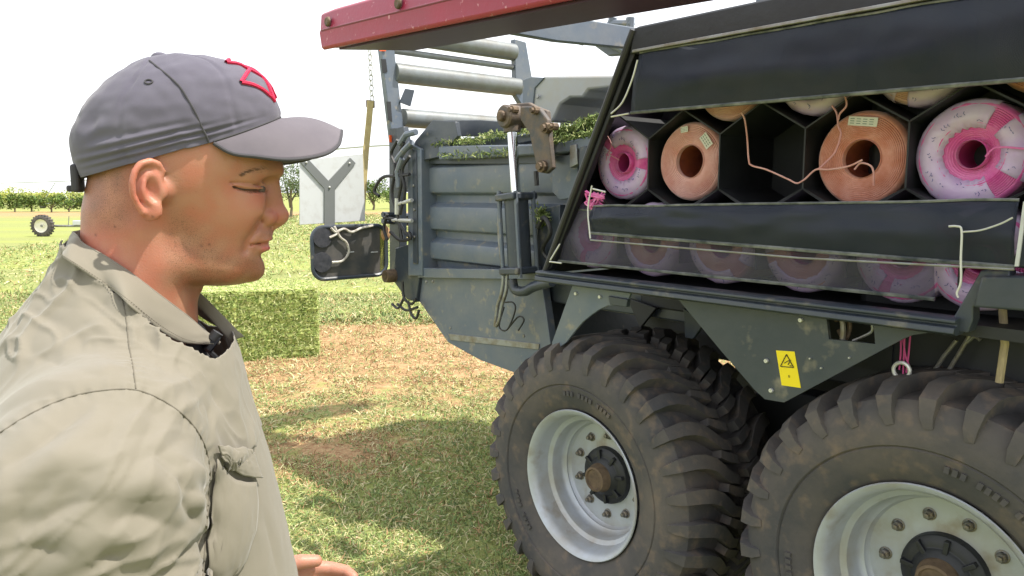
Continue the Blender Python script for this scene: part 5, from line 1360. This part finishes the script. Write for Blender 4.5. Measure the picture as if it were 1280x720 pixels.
# ---- shirt: one cloth surface with sleeves, folded along lines taken from the photo
def shirtobj():
    s=SDF((-.40,-.36,-.86),(.24,.36,-.045),.0052)
    T=[(hz(296),-.124,-.045,.055),(hz(312),-.128,-.03,.060),(hz(330),-.138,-.02,.066),(hz(350),-.152,-.006,.079),(hz(372),-.170,.010,.100),(hz(395),-.186,.028,.128),(hz(425),-.204,.044,.160),(hz(455),-.222,.050,.182),(hz(490),-.236,.056,.195),(hz(530),-.245,.066,.200),(hz(570),-.25,.076,.200),(hz(610),-.25,.084,.198),(hz(660),-.245,.094,.194),(hz(720),-.235,.103,.190),(-.60,-.22,.110,.185),(-.72,-.20,.12,.182),(-.82,-.195,.115,.18)]
    s.add(s.rings(fine(T,80),2.35),0)
    for sg in(-1,1):
        q=lambda px,py,y: hp(px,py,-y)*np.array([1,sg*-1,1])
        sh=q(120,560,.185); 
        s.add(s.cone(sh,q(95,640,.235),.078,.088,(1.15,.9,1)),.035)
        if sg<0: s.add(s.cone(q(95,640,.235),q(120,800,.25),.088,.078,(1.1,.85,1)),.02); s.add(s.cone(q(120,800,.25),(.09,-.20,-.67),.066,.045),.03)
        else: s.add(s.cone(q(95,640,.235),q(110,760,.22),.084,.07,(1.1,.85,1)),.02); s.add(s.cone(q(110,760,.22),tuple(hp(306,735,.12)-np.array([.03,-.01,.03])),.062,.043),.03)
    # neck opening: hollow where the neck comes out
    V,Q=s.mesh(3)
    cz=Q.shape[0]
    # drop faces inside the collar
    c=V[Q].mean(1); limf=lambda x:np.interp(x,[hx(88),hx(105),hx(130),hx(200),hx(255),hx(300)],[hz(303),hz(318),hz(342),hz(397),hz(428),hz(420)]); lim=limf(c[:,0])
    top=(c[:,2]>lim); Q=Q[~top]
    used=np.zeros(len(V),bool); used[Q.ravel()]=True; idx=np.cumsum(used)-1; V=V[used]; Q=idx[Q]
    V=V.copy()
    ec={}
    for q in Q:
        for i in range(4):
            e=(min(q[i],q[(i+1)%4]),max(q[i],q[(i+1)%4])); ec[e]=ec.get(e,0)+1
    bd=sorted({i for e,c_ in ec.items() if c_==1 for i in e}); bd=np.array(bd); bd=bd[V[bd,2]>-.3]; V[bd,2]=limf(V[bd,0])+.001
    V[:,2]+=HZ
    # refine: split every quad in four
    E={}; 
    A4=np.stack([Q,np.roll(Q,-1,1)],-1).reshape(-1,2); A4s=np.sort(A4,1); U_,inv=np.unique(A4s,axis=0,return_inverse=True); inv=inv.reshape(-1,4); nV=len(V)
    mid=V[U_].mean(1); cen=V[Q].mean(1); m=inv+nV; ce=np.arange(len(Q))+nV+len(U_); V=np.concatenate([V,mid,cen])
    Q=np.concatenate([np.stack([Q[:,k],m[:,k],ce,m[:,k-1]],-1) for k in range(4)])
    V=smooth_mesh(V,Q,2,.4)
    me=bpy.data.meshes.new('shirt'); me.from_pydata(V.tolist(),[],Q.tolist()); me.update()
    tree=BVHTree.FromPolygons([Vector(v) for v in V],[tuple(q) for q in Q])
    nrm=np.array([v.normal[:] for v in me.vertices])
    D=np.zeros(len(V)); 
    near=V[:,1]<.08
    def line(P,amp,w,asym=0):
        pts=[]
        for p in P:
            h=hit(tree,p[0],p[1]); 
            if h: pts.append(np.array(h[0]))
        if len(pts)<2: return
        pts=np.array([list(p) for p in spline([Vector(p) for p in pts],6)])
        d=np.full(len(V),9.); side=np.zeros(len(V)); tt=np.zeros(len(V))
        box=((V>pts.min(0)-w*4)&(V<pts.max(0)+w*4)).all(1); J=np.where(box)[0]; X=V[J]
        if not len(J): return
        dd=np.full(len(J),9.); tp=np.zeros(len(J)); sd=np.zeros(len(J)); n=len(pts)-1
        for i in range(n):
            a,b=pts[i],pts[i+1]; ab=b-a; t=np.clip(((X-a)@ab)/max(1e-12,ab@ab),0,1); q=X-a-t[:,None]*ab; e=np.linalg.norm(q,axis=1); m=e<dd; dd[m]=e[m]; tp[m]=(i+t[m])/n
            cr=np.cross(np.broadcast_to(ab,q.shape),q); s_=np.sign((cr*nrm[J]).sum(1)); sd[m]=s_[m]
        env=np.sin(np.pi*np.clip(tp,0.03,.97))**.6
        x=sd*dd/(w*1.0)
        D[J]+=amp*.70*env*np.exp(-np.abs(x*1.3)**1.25) - amp*.5*asym*env*np.exp(-((x-1.7)/.9)**2)
    # valleys (negative) each with a soft ridge beside it
    F=[([(118,505),(80,530),(40,562),(0,590)],-.007,.012,.8),([(150,502),(145,520),(136,545),(120,575)],-.005,.011,.7),
       ([(20,672),(55,650),(95,630),(140,626)],-.012,.018,.8),([(137,672),(150,652),(175,645),(205,655),(250,668)],-.010,.015,.9),
       ([(213,592),(225,606),(240,613),(256,616)],-.009,.010,.9),([(226,620),(238,640),(252,655)],-.010,.010,.9),([(255,672),(235,690),(200,714),(180,735)],-.010,.014,.8),
       ([(5,698),(30,686),(60,690),(90,698)],-.007,.012,.7),([(122,708),(135,697),(150,704),(156,730)],-.007,.012,.7),([(180,560),(205,575),(225,590)],-.003,.010,.5),([(60,600),(95,590),(130,592)],-.003,.014,.6),
       ([(100,370),(125,385),(140,402),(152,420)],-.004,.009,.8),([(60,395),(95,420),(125,455)],-.004,.012,.7),([(30,440),(70,455),(110,470)],-.003,.010,.6),([(175,400),(190,440),(210,470)],-.003,.008,.6),([(150,360),(170,372),(200,398)],-.004,.006,.5),
       ([(272,480),(262,520),(262,548)],-.004,.012,.5),([(240,440),(262,480),(285,530)],-.003,.012,.5),([(290,470),(298,520),(312,570)],.003,.014,.4),([(330,640),(340,680),(348,720)],-.003,.012,.5)]
    rf=random.Random(12)
    for k in range(46):
        x0=rf.uniform(-10,250); y0=rf.uniform(500,720); an=rf.gauss(-.5,.5) if y0>590 else rf.gauss(-.9,.35); L=rf.uniform(50,120); c=rf.uniform(-.5,.5)
        F.append(([(x0-L*math.cos(an)*.5,y0-L*math.sin(an)*.5),(x0+c*8,y0+c*8),(x0+L*math.cos(an)*.5,y0+L*math.sin(an)*.5)],-rf.uniform(.0008,.0024),rf.uniform(.006,.012),.7))
    for k in range(26):
        x0=rf.uniform(10,290); y0=rf.uniform(380,480) if rf.random()<.6 else rf.uniform(480,700); an=rf.gauss(.7,.4) if y0<480 else rf.gauss(1.2,.3); L=rf.uniform(15,45)
        if y0>480: y0=rf.uniform(400,520); x0=rf.uniform(225,275)
        F.append(([(x0-L*math.cos(an)*.5,y0-L*math.sin(an)*.5),(x0+rf.uniform(-4,4),y0),(x0+L*math.cos(an)*.5,y0+L*math.sin(an)*.5)],-rf.uniform(.0008,.002),rf.uniform(.005,.009),.7))
    for P,a,w,s_ in F: line([(p[0],p[1]) for p in P],a,w,s_)
    # armhole and yoke seams pull the cloth in
    for P in SEAMS: line(P,-.0022,.0065)
    # puckers across the seams
    xs_=hp(256,640,-.15)[0]
    rd=lambda p:max(0.,1-abs(noise.noise(p))*3.8)**1.5
    for i in np.where((V[:,1]<.10)&(V[:,2]-HZ>-.50))[0]:
        v=V[i]; x,y,z=v[0],v[1],v[2]-HZ
        sl_=1/(1+math.exp((y+.135)/.012))/(1+math.exp(min(40,(x-xs_)/.006))); pk_=1/(1+math.exp(-max(-40,min(40,(x-xs_)/.006))))*(z<hz(535))
        a=x*.86+z*.5; b=-x*.5+z*.86
        w=Vector((x*2+noise.noise(Vector((x*8,y*8,z*8)))*.35,y*4,z*4))
        s1=rd(Vector((a*5.5+3,y*7,b*20+noise.noise(Vector((x*9,y*9,z*9)))*1.1)))
        s2=rd(Vector((a*11+3,y*12+4,b*38+noise.noise(Vector((x*14,y*14,z*14)))*1.6)))
        msk=.35+.65*max(0,min(1,.5+1.6*noise.noise(Vector((x*7+9,y*7,z*7)))))
        dn=max(0,min(1,(-.16-z)/.10))
        D[i]+=sl_*(.35+.65*dn)*(.0105*s1*msk+.0045*s2*msk)
        c1=rd(Vector((x*26+noise.noise(Vector((x*7,y*7,z*7)))*1.2,y*16,z*8))); c2=rd(Vector((x*30+z*26,y*30,z*12-x*10)))
        D[i]+=(1-sl_)*(.0046*c1+.0030*c2)*msk*(1-.93*pk_)
        D[i]+= .0022*noise.noise(Vector((v[0]*7,v[1]*7,v[2]*5)))+.0010*(1-abs(noise.noise(Vector((v[0]*15+2,v[1]*15,v[2]*20))))*2.2)+.0003*noise.noise(Vector((v[0]*60,v[1]*60,v[2]*60)))
    for P in SEAMS:
        pts=[hit(tree,*p) for p in P]; pts=[np.array(p[0]) for p in pts if p]; pts=np.array([list(p) for p in spline([Vector(p) for p in pts],12)])
        L=np.concatenate([[0],np.cumsum(np.linalg.norm(np.diff(pts,axis=0),axis=1))])
        J=np.where(((V>pts.min(0)-.03)&(V<pts.max(0)+.03)).all(1))[0]
        for j in J:
            d=np.linalg.norm(pts-V[j],axis=1); k=d.argmin()
            if d[k]<.022: D[j]+=.0007*math.sin(L[k]*2*math.pi/.0115+2*noise.noise(Vector(pts[k])*40))*math.exp(-(d[k]/.010)**2)
    V=V+nrm*D[:,None]
    me.vertices.foreach_set('co',V.ravel()); me.polygons.foreach_set('use_smooth',[True]*len(me.polygons)); me.update()
    o=bpy.data.objects.new('shirt',me); COL.objects.link(o); o.parent=person
    return o
ARM=[(-30,560),(0,541),(30,522),(62,506),(95,494),(130,488),(165,487),(192,495),(218,510),(240,530),(255,555),(262,585),(261,620),(258,660),(255,700),(253,735)]
YOKE=[(152,372),(158,400),(161,430),(166,458),(170,486)]
SEAMS=[ARM,YOKE]
def shirt_mat():
    m=mat('khaki cotton',(.172,.155,.120),.85,0,(.185,.168,.130),4,(.35,.7),.10,1400,sheen=.2); return m
Ms=shirt_mat()
shirt=shirtobj(); shirt.data.materials.append(Ms); tsh=bvh(shirt)
m_=shirt.modifiers.new('s','SOLIDIFY'); m_.thickness=.0015; m_.offset=-1
Mst=mat('khaki thread',(.14,.127,.097),.8)
def seamtube(P,off,r,name,mm,tree=None,par=None):
    pts=[hit(tree or tsh,q.x,q.y,off) for q in spline([Vector((a,b,0)) for a,b in P],7)]; pts=[p[0] for p in pts if p]
    g=G(); g.tube(spline(pts,2),r,6); return g.build(name,mm,par or shirt)
seamtube(ARM,.0001,.0008,'armhole_seam',mat('khaki seam shadow',(.13,.117,.09),.9)); seamtube(YOKE,.0001,.0007,'yoke_seam',mat('khaki seam shadow',(0,0,0)))
def patch(name,rows,off,th,mm,par,nu=28,nv=16,tree=None,bulge=0,seed=0,lift=0):
    """cloth piece laid on the shirt. rows: polylines of photo points, top to bottom"""
    rows=[[(a.x,a.y) for a in spline([Vector((p[0],p[1],0)) for p in r],8)] for r in rows]
    def samp(r,t):
        t=t*(len(r)-1); i=min(int(t),len(r)-2); f=t-i; return (r[i][0]*(1-f)+r[i+1][0]*f,r[i][1]*(1-f)+r[i+1][1]*f)
    g=G(); vs=[]; last=None
    for j in range(nv+1):
        tv=j/nv*(len(rows)-1); k=min(int(tv),len(rows)-2); f=tv-k
        for i in range(nu+1):
            a=samp(rows[k],i/nu); b=samp(rows[k+1],i/nu); x,y=a[0]*(1-f)+b[0]*f,a[1]*(1-f)+b[1]*f
            h=hit(tree or tsh,x,y,0)
            if h is None: vs.append(last if last is not None else Vector((0,0,0))); continue
            p,n=h; e=bulge*math.sin(math.pi*i/nu)*math.sin(math.pi*j/nv)+lift*(j/nv)**2; e+=.0012*noise.noise(Vector((i*.35,j*.5,seed)))
            last=p+n*(off+e); vs.append(last)
    fs=[(j*(nu+1)+i,j*(nu+1)+i+1,(j+1)*(nu+1)+i+1,(j+1)*(nu+1)+i) for j in range(nv) for i in range(nu)]
    g.add(vs,fs); o=g.build(name,mm,par,smooth=80); m=o.modifiers.new('s','SOLIDIFY'); m.thickness=th; m.offset=1; return o
pk=patch('chest_pocket',[[(268,573),(284,596),(302,603),(316,603)],[(263,610),(280,625),(300,630),(318,628)],[(260,655),(276,665),(298,668),(316,662)],[(257,700),(272,708),(290,706),(304,700)],[(256,722),(270,730),(284,722),(294,716)]],.0038,.0012,Ms,shirt,bulge=.006,seed=3)
fl=patch('pocket_flap',[[(267,556),(280,560),(296,560),(310,562)],[(270,566),(284,575),(300,580),(315,580)],[(274,574),(288,590),(304,597),(321,599)]],.0065,.0018,Ms,shirt,bulge=.003,seed=8,lift=.001)
# front placket along the chest
# ---- collar
def collar():
    cb=empty('collar',(0,0,0),0,shirt)
    # near half control points: neck line, fold line (top edge), outer edge; y is to his right (negative)
    topE=[(91,289,.0),(97,294,-.028),(112,304,-.050),(135,319,-.062),(165,340,-.066),(198,366,-.062),(230,392,-.050),(256,412,-.036),(274,425,-.026)]
    outE=[(86,318,.0),(93,324,-.036),(110,338,-.064),(136,360,-.082),(164,384,-.090),(196,410,-.088),(224,427,-.074),(248,431,-.055),(270,431,-.036)]
    neck=[(95,318,.0),(100,322,-.026),(114,332,-.046),(135,345,-.056),(163,362,-.060),(194,385,-.056),(222,406,-.044),(244,422,-.031),(258,432,-.022)]
    def crv(C): return spline([Vector(hp(a,b,y))+Vector((0,0,HZ)) for a,b,y in C],6)
    def on(tree,C,off):
        o=[]
        for k,(a,b,y) in enumerate(C):
            h=hit(tree,a,b,off) if k>0 else None
            m=Vector(hp(a,b,y))+Vector((0,0,HZ))
            if h is not None and abs(h[0].y-y)<.035: m=h[0] if k<len(C)-1 else h[0]
            o.append(m)
        return spline(o,6)
    A,B,N=on(tb_,topE,.006),on(tsh,outE,.0105),crv(neck); n=len(A)
    for sg in(1,-1):
        g=G(); vs=[]; rows=9
        for i in range(n):
            ff=(i/n)**.8*(sg<0); fz=(sg<0)*(.012*math.sin(math.pi*i/n)-.008*(i/n)**2); a,b,k=[Vector((p.x+ff*.030,p.y*sg,p.z+fz)) for p in(A[i],B[i],N[i])]
            nn=(b-Vector((HXc,0,b.z))).normalized()
            for j in range(rows+1):
                t=j/rows
                p=a.lerp(b,t)+nn*(.0035*math.sin(math.pi*t))+nn*.0022*noise.noise(Vector((i*.28,j*.35,sg*3.)))
                vs.append(p)
        fs=[(i*(rows+1)+j,(i+1)*(rows+1)+j,(i+1)*(rows+1)+j+1,i*(rows+1)+j+1) for i in range(n-1) for j in range(rows)]
        g.add(vs,fs); o=g.build('collar_leaf',Ms,cb,smooth=80); m=o.modifiers.new('s','SOLIDIFY'); m.thickness=.0026; m.offset=-1
        s2=o.modifiers.new('u','SUBSURF'); s2.levels=s2.render_levels=1
        g=G(); vs=[]
        for i in range(n):
            ff=(i/n)**.8*(sg<0); fz=(sg<0)*(.012*math.sin(math.pi*i/n)-.008*(i/n)**2); a,k=[Vector((p.x+ff*.030,p.y*sg,p.z+fz)) for p in(A[i],N[i])]
            for j in range(5): vs.append(a.lerp(k,j/4)+Vector((0,-sg*-.0,0))-(a-Vector((HXc,0,a.z))).normalized()*.003*math.sin(math.pi*j/4))
        fs=[(i*5+j,(i+1)*5+j,(i+1)*5+j+1,i*5+j+1) for i in range(n-1) for j in range(4)]
        g.add(vs,fs); o2=g.build('collar_stand',Ms,cb,smooth=80); m=o2.modifiers.new('s','SOLIDIFY'); m.thickness=.0015
        # stitched row inside the outer edge
        if sg<0: continue
        g=G(); E2=[Vector((A[i].x,A[i].y*sg,A[i].z)).lerp(Vector((B[i].x,B[i].y*sg,B[i].z)),.86) for i in range(n)]
        E2=[p+(p-Vector((HXc,0,p.z))).normalized()*.0042 for p in E2]
        for i in range(0,n-1):
            for f in(0,.5): g.tube([E2[i].lerp(E2[i+1],f),E2[i].lerp(E2[i+1],f+.3)],.0004,4)
        o3=g.build('stitching',Mst,cb,fix=False); o3['kind']='stuff'
HXc=float(hx(175,330))
collar()
# dark ball standing in for the shade inside the neck opening
g=G(); c=Vector(hp(225,425,0))+Vector((0,0,HZ)); g.sph(c+Vector((.0,0,-.01)),.05,20,(.034,.040,.040)); g.build('neck_shade',mat('dark undershirt',(.06,.06,.065),.9),person)
# trousers and boots below the frame
def legs():
    s=SDF((-.30,-.26,-1.70),(.20,.26,-.70),.009)
    s.add(s.ell((-.055,0,-.86),(.125,.175,.14)),0)
    for sg in(-1,1):
        s.add(s.cone((-.06,sg*.09,-.88),(-.045,sg*.105,-1.25),.105,.075),.03); s.add(s.cone((-.045,sg*.105,-1.25),(-.07,sg*.115,-1.62),.075,.068),.02)
    V,Q=s.mesh(2); V[:,2]+=HZ
    me=bpy.data.meshes.new('trousers'); me.from_pydata(V.tolist(),[],Q.tolist()); me.polygons.foreach_set('use_smooth',[True]*len(me.polygons)); me.materials.append(mat('dark work trousers',(.05,.055,.07),.9,0,(.08,.085,.1),9)); o=bpy.data.objects.new('trousers',me); COL.objects.link(o); o.parent=person
    for sg in(-1,1):
        g=G(); pts=[(-.125,sg*.115,.05),(-.07,sg*.115,.055),(0,sg*.12,.05),(.07,sg*.125,.04),(.12,sg*.128,.035)]
        g.tube(spline(pts,4),[.03]+[.046]*8+[.045]*4+[.041]*2+[.036,.02],16); g.tube([(-.075,sg*.115,.05),(-.075,sg*.115,.17)],[.05,.056],16)
        g.v=[(x,y,max(.004,z)) for x,y,z in g.v]; g.build('boot',mat('brown leather boot',(.12,.07,.04),.6),person)
legs()
# ---- clip-on microphone on the collar tip
def mic():
    c=Vector(hp(266,428,-.034))+Vector((0,0,HZ)); w=Vector(HO*np.array([1,1,0]))+Vector(tuple(EX*c.x+EY*c.y))+Vector((0,0,c.z))
    t=empty('clip_microphone',w,HY); tag(t,'small black clip-on microphone fixed to the tip of the shirt collar','microphone')
    rt=Matrix.Rotation(R(-38),3,'Y')
    g=G(); g.box((0,-.004,0),(.0085,.010,.021),rt@Matrix.Rotation(R(75),3,'Y')@Matrix.Identity(3)); g.build('body',M_blk(),t,bev=.002)
    g=G(); d=rt@Vector((1,0,.1)); g.tube([Vector((.0,-.004,.004)),Vector((.006,-.004,.012))],.0065,14); g.build('capsule',M_hose(),t)
    g=G(); g.box((-.002,-.001,-.012),(.005,.012,.022),rt); g.build('clip',M_hose(),t,bev=.001)
mic()
